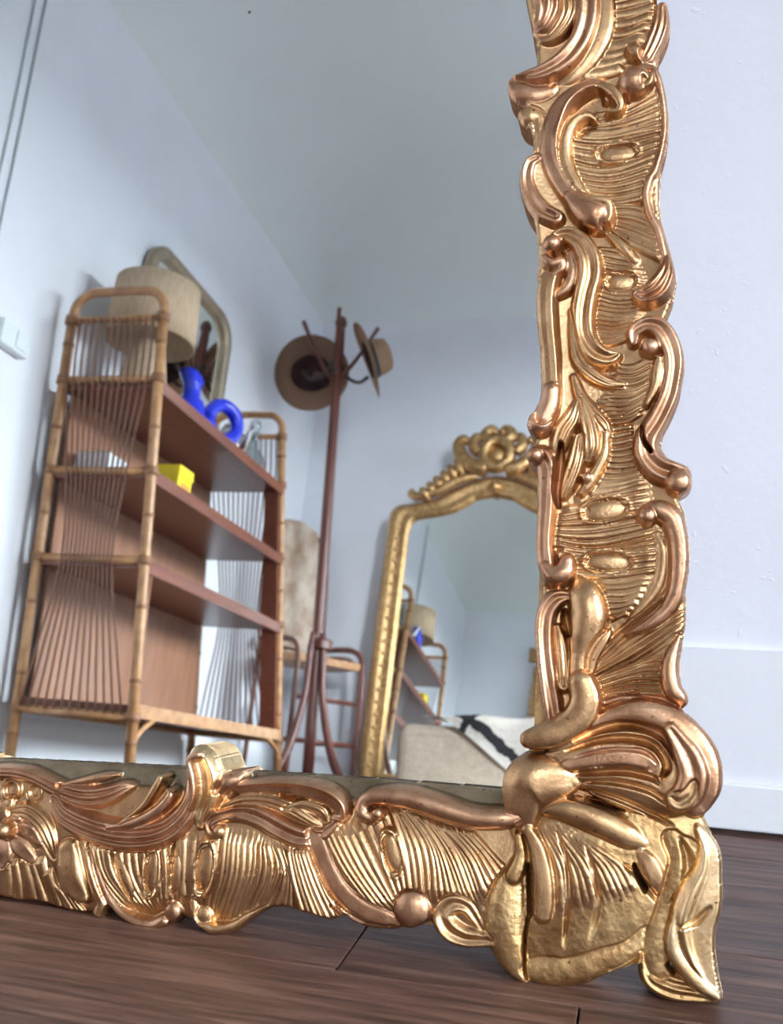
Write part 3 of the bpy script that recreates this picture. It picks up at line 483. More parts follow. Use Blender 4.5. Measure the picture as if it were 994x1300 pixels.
# strokes
def sample(pts, step=2.0):
    P = np.array(pts).reshape(-1,3)
    if len(P) == 1: return P
    Q = np.array(catmull(P, 8)); return Q
def raster(Q, grow=1.0):
    """returns window slices, |t| field signed, arc position"""
    hm = Q[:,2].max()*grow
    i0 = max(int((Q[:,0].min()-hm-U0)/GS)-1,0); i1 = min(int((Q[:,0].max()+hm-U0)/GS)+2,NX)
    j0 = max(int((Q[:,1].min()-hm-V0)/GS)-1,0); j1 = min(int((Q[:,1].max()+hm-V0)/GS)+2,NY)
    if i1 <= i0 or j1 <= j0: return None
    T_ = np.full((j1-j0,i1-i0),9.); HW = np.zeros_like(T_); SS = np.zeros_like(T_)
    n_ = len(Q)
    segs = [(Q[0],Q[0],0,0)] if n_ == 1 else [(Q[k],Q[k+1],k/(n_-1),(k+1)/(n_-1)) for k in range(n_-1)]
    for a,b,s0,s1 in segs:
        m_ = max(a[2],b[2])+GS
        p0 = max(int((min(a[0],b[0])-m_-U0)/GS)-i0,0); p1 = min(int((max(a[0],b[0])+m_-U0)/GS)+2-i0,T_.shape[1])
        q0 = max(int((min(a[1],b[1])-m_-V0)/GS)-j0,0); q1 = min(int((max(a[1],b[1])+m_-V0)/GS)+2-j0,T_.shape[0])
        if p1 <= p0 or q1 <= q0: continue
        X = GU[j0+q0:j0+q1,i0+p0:i0+p1]; Y = GV[j0+q0:j0+q1,i0+p0:i0+p1]
        dx,dy = b[0]-a[0],b[1]-a[1]; L2 = dx*dx+dy*dy
        t = np.clip(((X-a[0])*dx+(Y-a[1])*dy)/L2,0,1) if L2 > 1e-9 else np.zeros_like(X)
        ex = X-a[0]-t*dx; ey = Y-a[1]-t*dy; hw = a[2]+(b[2]-a[2])*t
        d = np.sqrt(ex*ex+ey*ey)/np.maximum(hw,.01)
        sg = np.sign(dx*ey-dy*ex); sg[sg==0] = 1
        cur = T_[q0:q1,p0:p1]; up = d < np.abs(cur)
        cur[up] = (d*sg)[up]; HW[q0:q1,p0:p1][up] = hw[up]; SS[q0:q1,p0:p1][up] = (s0+(s1-s0)*t)[up]
    return slice(j0,j1),slice(i0,i1),T_,HW,SS
def profile(kind, t):
    a = np.abs(t); c = np.sqrt(np.clip(1-a*a,0,1))
    if kind in ('round','ball'): return c
    if kind == 'chan': return c*(1.05-.62*np.exp(-((t-.05)/.40)**2))
    if kind == 'rimL': return c*(.42+.70*np.exp(-((t-.50)/.30)**2))
    if kind == 'rimR': return c*(.42+.70*np.exp(-((t+.50)/.30)**2))
    if kind == 'leaf': return c*(.84+.20*np.cos(3.4*np.pi*t))
    if kind == 'petal': return c*(.55+.5*a*a)
    if kind == 'flat': return (1-np.clip(a,0,1)**5)**.6
    if kind == 'dome': return (1-np.clip(a,0,1)**2.6)**.8
    if kind == 'ring': return np.exp(-((a-.72)/.17)**2)*1.0
    return c
# ribs, cabochons on the base first
RID = {}
BEST = np.zeros_like(H)
for fi,(n_,amp,G) in enumerate(RIBS):
    pid = len(PARTS); PARTS.append(('ribbed_panel','gold'))
    C_ = [np.array(catmull(np.array(g).reshape(-1,2),6)) for g in G]
    for k in range(n_):
        s_ = k/(n_-1)*(len(C_)-1); i = min(int(s_),len(C_)-2); f_ = s_-i
        c = C_[i]*(1-f_)+C_[i+1]*f_
        # half spacing from the neighbour
        s2 = min((k+1)/(n_-1)*(len(C_)-1),len(C_)-1) if k<n_-1 else (k-1)/(n_-1)*(len(C_)-1)
        i2 = min(int(s2),len(C_)-2); c2 = C_[i2]*(1-(s2-i2))+C_[i2+1]*(s2-i2)
        rs = random.uniform(.8,1.15)
        hw = np.clip(np.linalg.norm(c2-c,axis=1)*.56*rs,.7,6.5)
        res = raster(np.column_stack([c,hw]))
        if res is None: continue
        sj,si,t,HW,SS = res
        base = (ID[sj,si]>=0)&(ID[sj,si]!=3)&(np.abs(t)<1)
        v = np.sqrt(np.clip(1-t*t,0,1))*amp*random.uniform(.8,1.2)*np.clip(np.minimum(SS,1-SS)*7+.15,0,1)
        R0 = HI[sj,si]; up = base&(v>R0); R0[up] = v[up]
        idw = ID[sj,si]; idw[base&(idw<20)] = pid
        sc_ = np.clip(HW/2.2,.6,1.7)
PART_BASE = len(PARTS)
for (cu,cv,rx,ry,ang) in CAB:
    a = math.radians(ang); X = GU-cu; Y = GV-cv; x = X*math.cos(a)+Y*math.sin(a); y = -X*math.sin(a)+Y*math.cos(a)
    q = (np.abs(x/rx)**2.4+np.abs(y/ry)**2.4)**(1/2.4)
    inn = (q<1)&(ID>=0); grv = (q>=1)&(q<1.16)&(ID>=0); rm = (q>=1.16)&(q<1.36)&(ID>=0)
    b0 = float(np.median(H[inn]))
    H[rm] = np.maximum(H[rm], b0+1.6); H[grv] = b0-.4
    H[inn] = b0+.2+1.8*np.sqrt(1-q[inn]**2)
    ID[inn] = len(PARTS); PARTS.append(('cabochon','gold'))
for (name,mk,pf,z0,k,pts) in STROKES:
    Q = sample(pts); res = raster(Q)
    if res is None: continue
    sj,si,t,HW,SS = res; a = np.abs(t); m_ = a < 1
    if not m_.any(): continue
    if pf == 'cut':
        m_ &= ID[sj,si]>=0; H[sj,si][m_] -= (k*(1-a*a)*np.clip(np.minimum(SS,1-SS)*6+.3,0,1))[m_]; continue
    h = z0+k*np.minimum(HW,20)*profile(pf,t)
    if mk == 'aged': h = h+NA[sj,si]
    Hw = H[sj,si]
    if pf == 'ring': m_ &= (a>.45)
    m_ &= ~((Hw > h+2.5)&(a>.8))
    # rounded shoulder at the rim of each carved form, falling to the ground below it
    Hw[m_] = h[m_]; ID[sj,si][m_] = len(PARTS); PARTS.append((name,mk))
# the open crack in the corner shell
def crack(pts, depth):
    r_ = raster(sample(pts))
    if r_ is None: return
    sj,si,t,HW,SS = r_; m_ = (np.abs(t)<1)&(ID[sj,si]>=0); H[sj,si][m_] = np.minimum(H[sj,si],depth+6*np.abs(t)**2)[m_]
for c_ in CRACKS: crack(c_,6)
MASK = ID>=0
def erode(m_):
    e = m_.copy(); e[1:] &= m_[:-1]; e[:-1] &= m_[1:]; e[:,1:] &= m_[:,:-1]; e[:,:-1] &= m_[:,1:]; return e
# clean the outline, round its edge
for _ in range(2):
    s_ = np.zeros(H.shape); mf = MASK.astype(float)
    for dj in (-2,-1,0,1,2):
        for di in (-2,-1,0,1,2): s_ += np.roll(np.roll(mf,dj,0),di,1)
    newm = s_ > 12
    add = newm&~MASK
    for _k in range(2):
        for dj,di in ((0,1),(0,-1),(1,0),(-1,0)):
            sh = np.roll(np.roll(H,dj,0),di,1); si_ = np.roll(np.roll(ID,dj,0),di,1); g = add&(ID<0)&(si_>=0); H[g] = sh[g]; ID[g] = si_[g]
    MASK = newm&(ID>=0); ID[~MASK] = -1
# smooth the relief slightly
def blur(A, m_, n_=1):
    for _ in range(n_):
        s_ = np.zeros(A.shape); w = np.zeros(A.shape)
        for dj,di,wt in ((0,0,4),(0,1,2),(0,-1,2),(1,0,2),(-1,0,2),(1,1,1),(1,-1,1),(-1,1,1),(-1,-1,1)):
            mm = np.roll(np.roll(m_,dj,0),di,1); s_ += wt*np.where(mm,np.roll(np.roll(A,dj,0),di,1),0); w += wt*mm
        A = np.where(m_, s_/np.maximum(w,1e-6), A)
    return A
H = blur(H, MASK, 2)
RB = (ID>=0)&(ID!=3)&(ID<PART_BASE)
H = H+np.where(RB, HI*2.5, 0)
e = MASK; drops = [5.2,2.9,1.7,.9,.45,.2]
for k_,d_ in enumerate(drops):
    e2 = erode(e); ring = e&~e2&(ID!=3); H[ring] -= d_*np.minimum(1,H[ring]/14); e = e2
PU,PV = GU.copy(),GV.copy()
edge = MASK&~erode(erode(MASK))
for _ in range(6):
    bu = blur(PU,edge&~erode(MASK),1); bv = blur(PV,edge&~erode(MASK),1)
    b1 = edge&~erode(MASK); PU = np.where(b1,bu,PU); PV = np.where(b1,bv,PV)
# normals of the whole field
gy,gx = np.gradient(np.where(MASK,H,np.nan),GS)
gx = np.nan_to_num(gx); gy = np.nan_to_num(gy)
NRM = np.stack([-gx,-gy,np.ones_like(gx)],-1); NRM /= np.linalg.norm(NRM,axis=-1,keepdims=True)
Q4 = MASK[:-1,:-1]&MASK[1:,:-1]&MASK[:-1,1:]&MASK[1:,1:]
QID = np.where(Q4, ID[:-1,:-1], -1)
VI = np.arange(NX*NY).reshape(NY,NX)
PX = np.stack([PU.ravel()*.001,PV.ravel()*.001,H.ravel()*.001],-1); NV = NRM.reshape(-1,3)
qa = VI[:-1,:-1]; qb = VI[:-1,1:]; qc = VI[1:,1:]; qd = VI[1:,:-1]
def build_mesh(name, sel, skirt=True):
    quads = np.stack([qa[sel],qb[sel],qc[sel],qd[sel]],-1)
    used,inv = np.unique(quads,return_inverse=True); quads = inv.reshape(-1,4)
    co = PX[used].copy(); nr = NV[used].copy()
    if skirt:
        pad = np.pad(Q4,1); J,I = np.nonzero(sel); sk = []
        for dj,di,e0,e1 in ((-1,0,0,1),(1,0,2,3),(0,1,1,2),(0,-1,3,0)):
            g = ~pad[J+1+dj,I+1+di]; sk.append(quads[g][:,[e0,e1]])
        sk = np.concatenate(sk)
        if len(sk):
            su,si2 = np.unique(sk,return_inverse=True); si2 = si2.reshape(-1,2); n0 = len(co)
            topc = co[su]; bot = topc.copy(); bot[:,2] = .0004
            # outward direction for skirt normals
            on = nr[su].copy(); on[:,2] = 0; l = np.linalg.norm(on,axis=1,keepdims=True); on = np.where(l>1e-3,on/np.maximum(l,1e-6),[[0,-1,0]])
            co = np.concatenate([co,topc,bot]); nr = np.concatenate([nr,on,on]); k_ = len(su)
            quads = np.concatenate([quads, np.stack([si2[:,1]+n0,si2[:,0]+n0,si2[:,0]+n0+k_,si2[:,1]+n0+k_],-1)])
    me = bpy.data.meshes.new(name)
    me.vertices.add(len(co)); me.vertices.foreach_set('co', co.astype(np.float32).ravel())
    nf = len(quads); me.loops.add(nf*4); me.loops.foreach_set('vertex_index', quads.astype(np.int32).ravel())
    me.polygons.add(nf); me.polygons.foreach_set('loop_start', np.arange(0,nf*4,4,dtype=np.int32))
    me.update(calc_edges=True); me.shade_smooth()
    me.normals_split_custom_set_from_vertices(nr.astype(np.float32).tolist())
    return me
for pid in (0,1,2,3):
    todo = QID==pid; comps = []
    while todo.any():
        j0,i0 = np.argwhere(todo)[0]; seen = []; st = [(int(j0),int(i0))]; todo[j0,i0] = False
        while st:
            j_,i_ = st.pop(); seen.append((j_,i_))
            for a_,b_ in ((j_+1,i_),(j_-1,i_),(j_,i_+1),(j_,i_-1)):
                if 0<=a_<todo.shape[0] and 0<=b_<todo.shape[1] and todo[a_,b_]: todo[a_,b_] = False; st.append((a_,b_))
        comps.append(seen)
    comps.sort(key=len,reverse=True)
    for c_ in comps[1:]:
        if len(c_) < 60:
            nb = [int(QID[j_+a_,i_+b_]) for j_,i_ in c_ for a_,b_ in ((1,0),(-1,0),(0,1),(0,-1)) if 0<=j_+a_<QID.shape[0] and 0<=i_+b_<QID.shape[1]]
            nb = [q_ for q_ in nb if q_ not in (-1,pid)]
            jj,ii = np.array(c_).T
            if nb: QID[jj,ii] = max(set(nb),key=nb.count)
            else: QID[jj,ii] = -1
        else:
            jj,ii = np.array(c_).T; QID[jj,ii] = len(PARTS); PARTS.append(('ground_panel',PARTS[pid][1]))
for pid,(nm,mk) in enumerate(PARTS):
    sel = QID==pid
    if sel.sum() < 12: continue
    o = link(nm, build_mesh(nm,sel), M[mk], gm)
    if nm == 'drip_leaf': o['label'] = 'curled gilt leaf hanging at the outer corner'
# glass, back board
MW,MH = 1.12,2.34
mkbox('mirror_glass', -MW+.03,-.045,.080,MH-.06,-.004,.0002, M['glass'], gm)
mkbox('back_board', -MW+.02,-.02,.045,MH-.03,-.026,-.0045, M['panelwood'], gm)
mkbox('rail_core', -.066,.002,.115,MH-.02,-.026,.0003, M['aged'], gm)
mkbox('rail_core', -MW+.03,-.03,.018,.090,-.026,.0003, M['aged'], gm)
# the rest of the frame, outside the photograph: the same carving repeated
sub = slice(None,None,4)
def block(u_a,u_b,v_a,v_b,name):
    i = np.arange(int((u_a-U0)/GS),int((u_b-U0)/GS),4); j = np.arange(int((v_a-V0)/GS),int((v_b-V0)/GS),4)
    m_ = MASK[np.ix_(j,i)]; h = np.where(m_,H[np.ix_(j,i)],0); bm = bmesh.new(); vs = {}
    for b_ in range(len(j)-1):
        for a_ in range(len(i)-1):
            if m_[b_,a_] and m_[b_+1,a_] and m_[b_,a_+1] and m_[b_+1,a_+1]:
                q = []
                for (bb,aa) in ((b_,a_),(b_,a_+1),(b_+1,a_+1),(b_+1,a_)):
                    if (bb,aa) not in vs: vs[(bb,aa)] = bm.verts.new(((gu[i[aa]]-u_a)*.001,(gv[j[bb]]-v_a)*.001,h[bb,aa]*.001))
                    q.append(vs[(bb,aa)])
                bm.faces.new(q)
    be = [e_ for e_ in bm.edges if e_.is_boundary]
    r_ = bmesh.ops.extrude_edge_only(bm, edges=be)
    for v_ in r_['geom']:
        if isinstance(v_, bmesh.types.BMVert): v_.co.z = .0004
    me = bpy.data.meshes.new(name); bm.to_mesh(me); bm.free(); me.materials.append(M['gold']); me.shade_smooth(); return me
rb = block(-100,48,150,650,'carved_rail'); bb = block(-455,-130,-10,116,'carved_rail'); cb_ = block(-90,75,-6,150,'corner_ornament')
def place(me,name,x,y,rz=0,sx=1):
    o = bpy.data.objects.new(name,me); COL.objects.link(o); o.parent = gm; o.location = (x,y,0); o.rotation_euler = (0,0,rz); o.scale = (sx,1,1); return o
for k in range(3): place(rb,'carved_rail',-.100-.012*(k+1),.672+.5*k-.022)
for k in range(4): place(rb,'carved_rail',-MW+.075,.150+.5*k,0,-1)
place(bb,'carved_rail',-.457-.325,-.018); place(bb,'carved_rail',-.457-.325*1.72,-.024)
place(cb_,'corner_ornament',-MW+.065,0,0,-1)
for k in range(3): place(bb,'carved_rail',-MW+.04+.325*(k+1),MH+.005,math.pi)
place(cb_,'corner_ornament',-MW+.05,MH+.01,math.pi); place(cb_,'corner_ornament',-.09,MH+.01,math.pi,-1)
# ------------------------------------------------------------------ bamboo etagere against the left wall
def lerp(a,b,t): return tuple(a[i]+(b[i]-a[i])*t for i in range(3))
sh = empty('bamboo_bookcase', (-1.67,-2.75,0)); tag(sh,'tall bamboo and rattan bookcase with red-brown shelves against the left wall','bookcase')
OX,OY = -1.67,-2.75
def post_line(end, side):   # end 0 near (towards the mirror) / 1 far ; side 0 rear / 1 front
    top = (-1.838 if side == 0 else -1.505, -2.14 if end == 0 else -3.225, 1.45)
    bot = (-1.845 if side == 0 else -1.445, -2.275 if end == 0 else -3.50, 0.0)
    if end == 0 and side == 0: bot = (-1.845,-2.26,0)
    return bot,top
def P(end, side, z):
    b,t = post_line(end,side); k = z/1.45; p = lerp(b,t,k); return (p[0]-OX,p[1]-OY,z)
LV = [.235,.665,.945,1.235]
for end in (0,1):
    r0,r1 = P(end,0,0),P(end,0,1.45); f0,f1 = P(end,1,0),P(end,1,1.45)
    for a,b in ((r0,r1),(f0,f1)):
        o = mktube('post',[a,lerp(a,b,.5),b],.0165,M['bamboo'],sh,10,2)
        for zz in (.12,.30,.52,.80,1.08,1.36):
            p = lerp(a,b,zz/1.45); q = lerp(a,b,(zz+.012)/1.45)
            mktube('bamboo_node',[p,q],.0185,M['bamboo_node'],o,10,1,False)
    # arched top loop
    a,b = r1,f1; h = .10
    mktube('top_loop',[a,(a[0]+.008,a[1],a[2]+h*.55),(a[0]+.045,a[1],a[2]+h*.93),(a[0]+.10,a[1],a[2]+h),(b[0]-.10,b[1],b[2]+h),(b[0]-.045,b[1],b[2]+h*.93),(b[0]-.008,b[1],b[2]+h*.55),b],.0155,M['bamboo'],sh,10,5)
    for z in (1.45,1.245,.945,.665,.20):
        a,b = P(end,0,z),P(end,1,z); o = mktube('end_rail',[a,b],.0135 if z!=1.45 else .012,M['bamboo'],sh,8,1,False)
        for q in (a,b): mktube('lashing',[(q[0],q[1],q[2]-.014),(q[0],q[1],q[2]+.014)],.022,M['bamboo_node'],o,10,1,False)
    # hourglass of cane rods filling the end panel
    n = 13; zs = [.205,.38,.665,.945,1.245,1.45]; wid = [.98,.80,.52,.66,.94,.96]
    for k in range(n):
        u = k/(n-1)-.5; pts = []
        for z,w in zip(zs,wid):
            c = lerp(P(end,0,z),P(end,1,z),.5-.02+u*w*.90); pts.append((c[0],c[1]+(.012 if end==0 else -.012),z))
        mktube('cane_rod',pts,.0040,M['cane'],sh,5,3)
# shelves
for i,z in enumerate(LV):
    A,B,C_,D_ = P(0,0,z),P(0,1,z),P(1,1,z),P(1,0,z)
    bm = bmesh.new(); t = .013 if i else .012
    top = [bm.verts.new((p[0],p[1],z+.0)) for p in (A,B,C_,D_)]; bot = [bm.verts.new((p[0],p[1],z-.024)) for p in (A,B,C_,D_)]
    bm.faces.new(top[::-1]); bm.faces.new(bot)
    for k in range(4): bm.faces.new((top[k],top[(k+1)%4],bot[(k+1)%4],bot[k]))
    bmesh.ops.recalc_face_normals(bm, faces=bm.faces)
    obj('shelf_board',bm,M['mahog'],sh)
    # front lip
    bm = bmesh.new(); h = .036
    v0 = [bm.verts.new((p[0]+dx,p[1],z+dz)) for p in (B,C_) for (dx,dz) in ((.0,.004),(.014,.004),(.014,-h),(.0,-h))]
    for k in range(4): bm.faces.new((v0[k],v0[(k+1)%4],v0[4+(k+1)%4],v0[4+k]))
    bm.faces.new(v0[:4][::-1]); bm.faces.new(v0[4:]); bmesh.ops.recalc_face_normals(bm, faces=bm.faces)
    obj('shelf_lip',bm,M['mahog'] if i else M['bamboo'],sh)
# back panels and solid side cheeks
def quadprism(name,pts,off,m):
    bm = bmesh.new(); a = [bm.verts.new(p) for p in pts]; b = [bm.verts.new(tuple(p[i]+off[i] for i in range(3))) for p in pts]
    bm.faces.new(a); bm.faces.new(b[::-1])
    for k in range(4): bm.faces.new((a[k],a[(k+1)%4],b[(k+1)%4],b[k]))
    bmesh.ops.recalc_face_normals(bm, faces=bm.faces); return obj(name,bm,m,sh)
for z0,z1 in ((.235,.641),(.665,.921),(.945,1.211)):
    def bp(z,k): p = lerp(P(0,0,z),P(1,0,z),k); return (p[0]+.012,p[1],z)
    k1 = .985
    quadprism('back_panel',[bp(z0,.03),bp(z0,k1),bp(z1,k1),bp(z1,.03)],(.008,0,0),M['panelwood'])
for z0,z1 in ((.235,.641),(.665,.921),(.945,1.211)):
    def cp(z,k): p = lerp(P(1,0,z),P(1,1,z),k); return (p[0],p[1]+.02,z)
    quadprism('side_cheek',[cp(z0,.82),cp(z0,1.0),cp(z1,1.0),cp(z1,.82)],(0,.016,0),M['mahog'])
# diagonal struts under the bottom shelf and the slanted front strip
for e,s in ((0,1),(1,-1)):
    a = P(e,1,.08); b = lerp(P(e,1,.222),P(1-e,1,.222),.13); mktube('brace',[a,(a[0],a[1]-.02*s,.15),(b[0],b[1],.215)],.009,M['bamboo'],sh,8,5)
a = P(0,1,.30); b = lerp(P(0,1,.65),P(1,1,.65),.035)
mktube('strut',[(a[0],a[1]-.01,.26),b],.0085,M['cane'],sh,8,1,False)
mktube('bottom_rail',[P(0,0,.20),P(1,0,.20)],.012,M['bamboo'],sh,8,1,False)

# ------------------------------------------------------------------ things on the bookcase
lp = empty('table_lamp',(-1.70,-2.40,1.2352)); tag(lp,'raffia lamp with a big drum shade on the top shelf of the bookcase','lamp')
mklathe('lamp_base',[(.095,0),(.10,.01),(.094,.05),(.078,.13),(.066,.20),(.058,.25),(.02,.262)],M['raffia'],lp,36)
mklathe('lamp_stem',[(.008,.26),(.008,.33)],M['silver'],lp,12)
bm = bmesh.new(); lathe(bm,[(.154,.255),(.158,.255),(.155,.36),(.150,.475),(.146,.475),(.151,.36),(.154,.255)],48,close=False); obj('lamp_shade',bm,M['raffia'],lp,True)
lc = bmesh.new(); 
for k in range(3):
    a = k*2*math.pi/3; tube(lc,[(0,0,.325),(.146*math.cos(a),.146*math.sin(a),.47)],.0025,6,1,False)
obj('shade_spider',lc,M['silver'],lp,True)

wm = empty('wall_mirror',(RX0+.012,-2.95,1.31)); tag(wm,'champagne framed mirror with rounded corners behind the raffia lamp','mirror')
def rrect(w,h,r,n=7):
    pts = []
    for (cx,cy,a0) in ((w/2-r,h-r,0),(-w/2+r,h-r,90),(-w/2+r,r,180),(w/2-r,r,270)):
        for k in range(n+1): a = math.radians(a0+90*k/n); pts.append((cx+r*math.cos(a),cy+r*math.sin(a)))
    return pts
W_,Hh_ = .76,.74
bm = bmesh.new(); prof = [(0,0),(0,.030),(.010,.038),(.036,.034),(.044,.022),(.044,.004)]
rings = []
for off,d in prof:
    rings.append([bm.verts.new((d, p[0], p[1])) for p in [(q[0]*(W_/2-off)/(W_/2), off+(q[1])*(Hh_-2*off)/Hh_) for q in rrect(W_,Hh_,.13)]])
for a,b in zip(rings,rings[1:]):
    for k in range(len(a)): bm.faces.new((a[k],a[(k+1)%len(a)],b[(k+1)%len(a)],b[k]))
bmesh.ops.recalc_face_normals(bm, faces=bm.faces); obj('mirror_frame',bm,M['champ'],wm,True)
bm = bmesh.new(); g = [bm.verts.new((.008,p[0],p[1])) for p in [(q[0]*.90,.037+q[1]*.90) for q in rrect(W_,Hh_,.13)]]; f = bm.faces.new(g)
r_ = bmesh.ops.extrude_face_region(bm, geom=[f]); 
for v in r_['geom']:
    if isinstance(v,bmesh.types.BMVert): v.co.x = .002
bmesh.ops.recalc_face_normals(bm, faces=bm.faces); obj('mirror_glass',bm,M['glass'],wm)

# cobalt vase: ring body with a waisted neck
bv = empty('ring_vase',(-1.57,-2.79,1.2352),(0,0,math.radians(28))); tag(bv,'glossy cobalt blue vase with an open ring on the top shelf','vase')
bm = bmesh.new(); n=28
tube(bm,[(0,.068*math.cos(2*math.pi*k/n),.108+.068*math.sin(2*math.pi*k/n)) for k in range(n+1)],.027,14,1,False); bmesh.ops.remove_doubles(bm,verts=bm.verts,dist=.0005); obj('ring_body',bm,M['blue'],bv,True)
mktube('foot',[(0,0,0),(0,0,.026)],[.042,.034],M['blue'],bv,20,2,False)
bj = empty('blue_jug',(-1.61,-2.59,1.2352)); bj.scale = (.85,.85,.85); tag(bj,'cobalt blue jug with a pointed spout between the lamp and the ring vase','jug')
bm = bmesh.new(); lathe(bm,[(.045,0),(.062,.02),(.070,.07),(.058,.12),(.038,.155),(.036,.185),(.050,.225),(.046,.225),(.032,.185),(.034,.155)],28,close=False)
for v in bm.verts:
    if v.co.z > .16: v.co.y += (v.co.z-.16)*.5*(1 if v.co.y>0 else .3); v.co.z += max(0,v.co.y)*.4
bm.verts.ensure_lookup_table(); bm.faces.new([bm.verts[i] for i in range(27,-1,-1)])
obj('jug_body',bm,M['blue'],bj,True)
mktube('handle',[(0,-.045,.165),(0,-.095,.16),(0,-.115,.11),(0,-.098,.06),(0,-.064,.045)],[.012,.013,.014,.013,.011],M['blue'],bj,10,5)
# silver teapot
tp = empty('teapot',(-1.62,-2.975,1.2352)); tag(tp,'silver teapot with a black lid knob behind the blue ring vase','teapot')
mklathe('pot_body',[(.04,0),(.055,.008),(.072,.05),(.074,.085),(.060,.125),(.042,.145),(.040,.15)],M['silver'],tp)
mklathe('lid',[(.042,.15),(.034,.165),(.014,.176),(.008,.178)],M['silver'],tp)
mklathe('lid_knob',[(.008,.176),(.017,.186),(.016,.20),(.006,.208)],M['black'],tp,16)
mktube('spout',[(.05,.02,.06),(.085,.035,.09),(.105,.042,.135),(.118,.047,.15)],[.020,.014,.010,.009],M['silver'],tp,10,4)
mktube('handle',[(-.05,-.03,.12),(-.10,-.055,.125),(-.115,-.06,.08),(-.06,-.035,.04)],.008,M['black'],tp,10,5)
dc = empty('glass_decanter',(-1.585,-3.12,1.2352)); tag(dc,'clear glass decanter at the far end of the top shelf','decanter')
mklathe('decanter_body',[(.045,0),(.064,.01),(.066,.045),(.05,.09),(.022,.125),(.018,.165),(.028,.19),(.025,.19),(.015,.165),(.019,.125),(.046,.09),(.061,.045),(.058,.014),(.03,.008)],M['clear'],dc,28)
mklathe('stopper',[(.012,.165),(.015,.192),(.026,.215),(.022,.24),(.008,.25)],M['clear'],dc,20)
yb = empty('yellow_box',(-1.575,-2.48,.9452)); tag(yb,'bright yellow card box on the second shelf of the bookcase','box')
yb.rotation_euler = (0,0,.0)
mkbox('box_body',-.052,.052,-.05,.05,0,.100,M['yellow'],yb,.002)
mkbox('box_lid',-.055,.055,-.053,.053,.070,.106,M['yellow'],yb,.002)
mkbox('printed_band',.0522,.0534,-.034,.026,.022,.050,M['yprint'],yb)
mkbox('price_tag',-1.4855,-1.4840,-2.505,-2.475,.920,.945,M['white']).name='price_tag'
pt = bpy.data.objects['price_tag']; tag(pt,'small pale paper tag on the front edge below the yellow box','tag')
pw = empty('white_box',(-1.74,-2.30,.9452)); tag(pw,'pale grey box behind the cane rods on the second shelf','box')
mkbox('box_body',-.06,.06,-.06,.06,0,.075,M['white'],pw,.003); mkbox('box_lid',-.062,.062,-.062,.062,.075,.084,M['plastic'],pw,.003)

# ------------------------------------------------------------------ wall box and cables
sk = empty('wall_socket',(RX0,-1.925,1.285)); tag(sk,'white surface-mounted socket box on the left wall beside the bookcase','socket')
mkbox('socket_box',.0,.035,-.075,.06,-.04,.04,M['plastic'],sk,.006); mkbox('socket_face',.0345,.039,-.055,-.005,-.028,.028,M['white'],sk,.003)
c1 = mktube('cable',[(RX0+.004,-1.80,1.285),(RX0+.004,-1.79,1.9),(RX0+.004,-1.77,2.6),(RX0+.004,-1.765,2.88)],.0035,M['cable'],None,6,4); tag(c1,'thin grey cable running up the left wall, nearer the bookcase','cable')
c2 = mktube('cable',[(RX0+.004,-1.74,1.25),(RX0+.004,-1.745,1.9),(RX0+.004,-1.72,2.6),(RX0+.004,-1.71,2.88)],.003,M['cable'],None,6,4); tag(c2,'thin pale cable running up the left wall, at the edge of the view','cable')

# ------------------------------------------------------------------ coat rack
RXp,RYp = -1.42,-3.80
cr = empty('coat_rack',(RXp,RYp,0)); tag(cr,'dark bentwood coat rack holding two hats in the corner','coat rack')
TX = -.085
def rp(z): return (TX*z/2.25,0,z)
mktube('pole',[rp(.06),rp(.7),rp(1.5),rp(2.2),rp(2.26)],[.026,.028,.025,.025,.020],M['rackwood'],cr,14,3)
mklathe('finial',[(.016,2.25),(.028,2.262),(.032,2.285),(.022,2.31),(.006,2.32)],M['rackwood'],cr,16,(TX,0))
for k in range(4):
    a = math.radians(25+90*k); c,s = math.cos(a),math.sin(a)
    def q(r,z): b = rp(z); return (b[0]+r*c,b[1]+r*s,z)
    mktube('leg',[q(.030,.70),q(.042,.60),q(.060,.40),(rp(.2)[0]+.13*c,.13*s,.18),(.22*c,.22*s,.05),(.31*c,.31*s,.016)],[.014,.016,.016,.016,.016,.014],M['rackwood'],cr,10,5)
bm = bmesh.new(); lathe(bm,[(.034,.62),(.048,.63),(.048,.665),(.034,.675)],20); obj('leg_collar',bm,M['rackwood'],cr)
for v in bpy.data.objects[-1:] if False else []: pass
PEG = []
for k,(a_,l) in enumerate(((165,1),(255,1),(345,1),(75,1))):
    a = math.radians(a_); c,s = math.cos(a),math.sin(a)
    def q(r,z): return (TX+r*c,r*s,z)
    mktube('peg',[q(.02,1.97),q(.08,2.06),(TX+.135*c,.135*s,2.16),q(.19,2.27)],[.011,.011,.010,.012],M['rackwood'],cr,8,4)
    mktube('hook',[q(.02,2.06),q(.06,1.99),q(.12,1.965),q(.165,2.00)],[.010,.009,.008,.009],M['rackmetal'],cr,8,4)
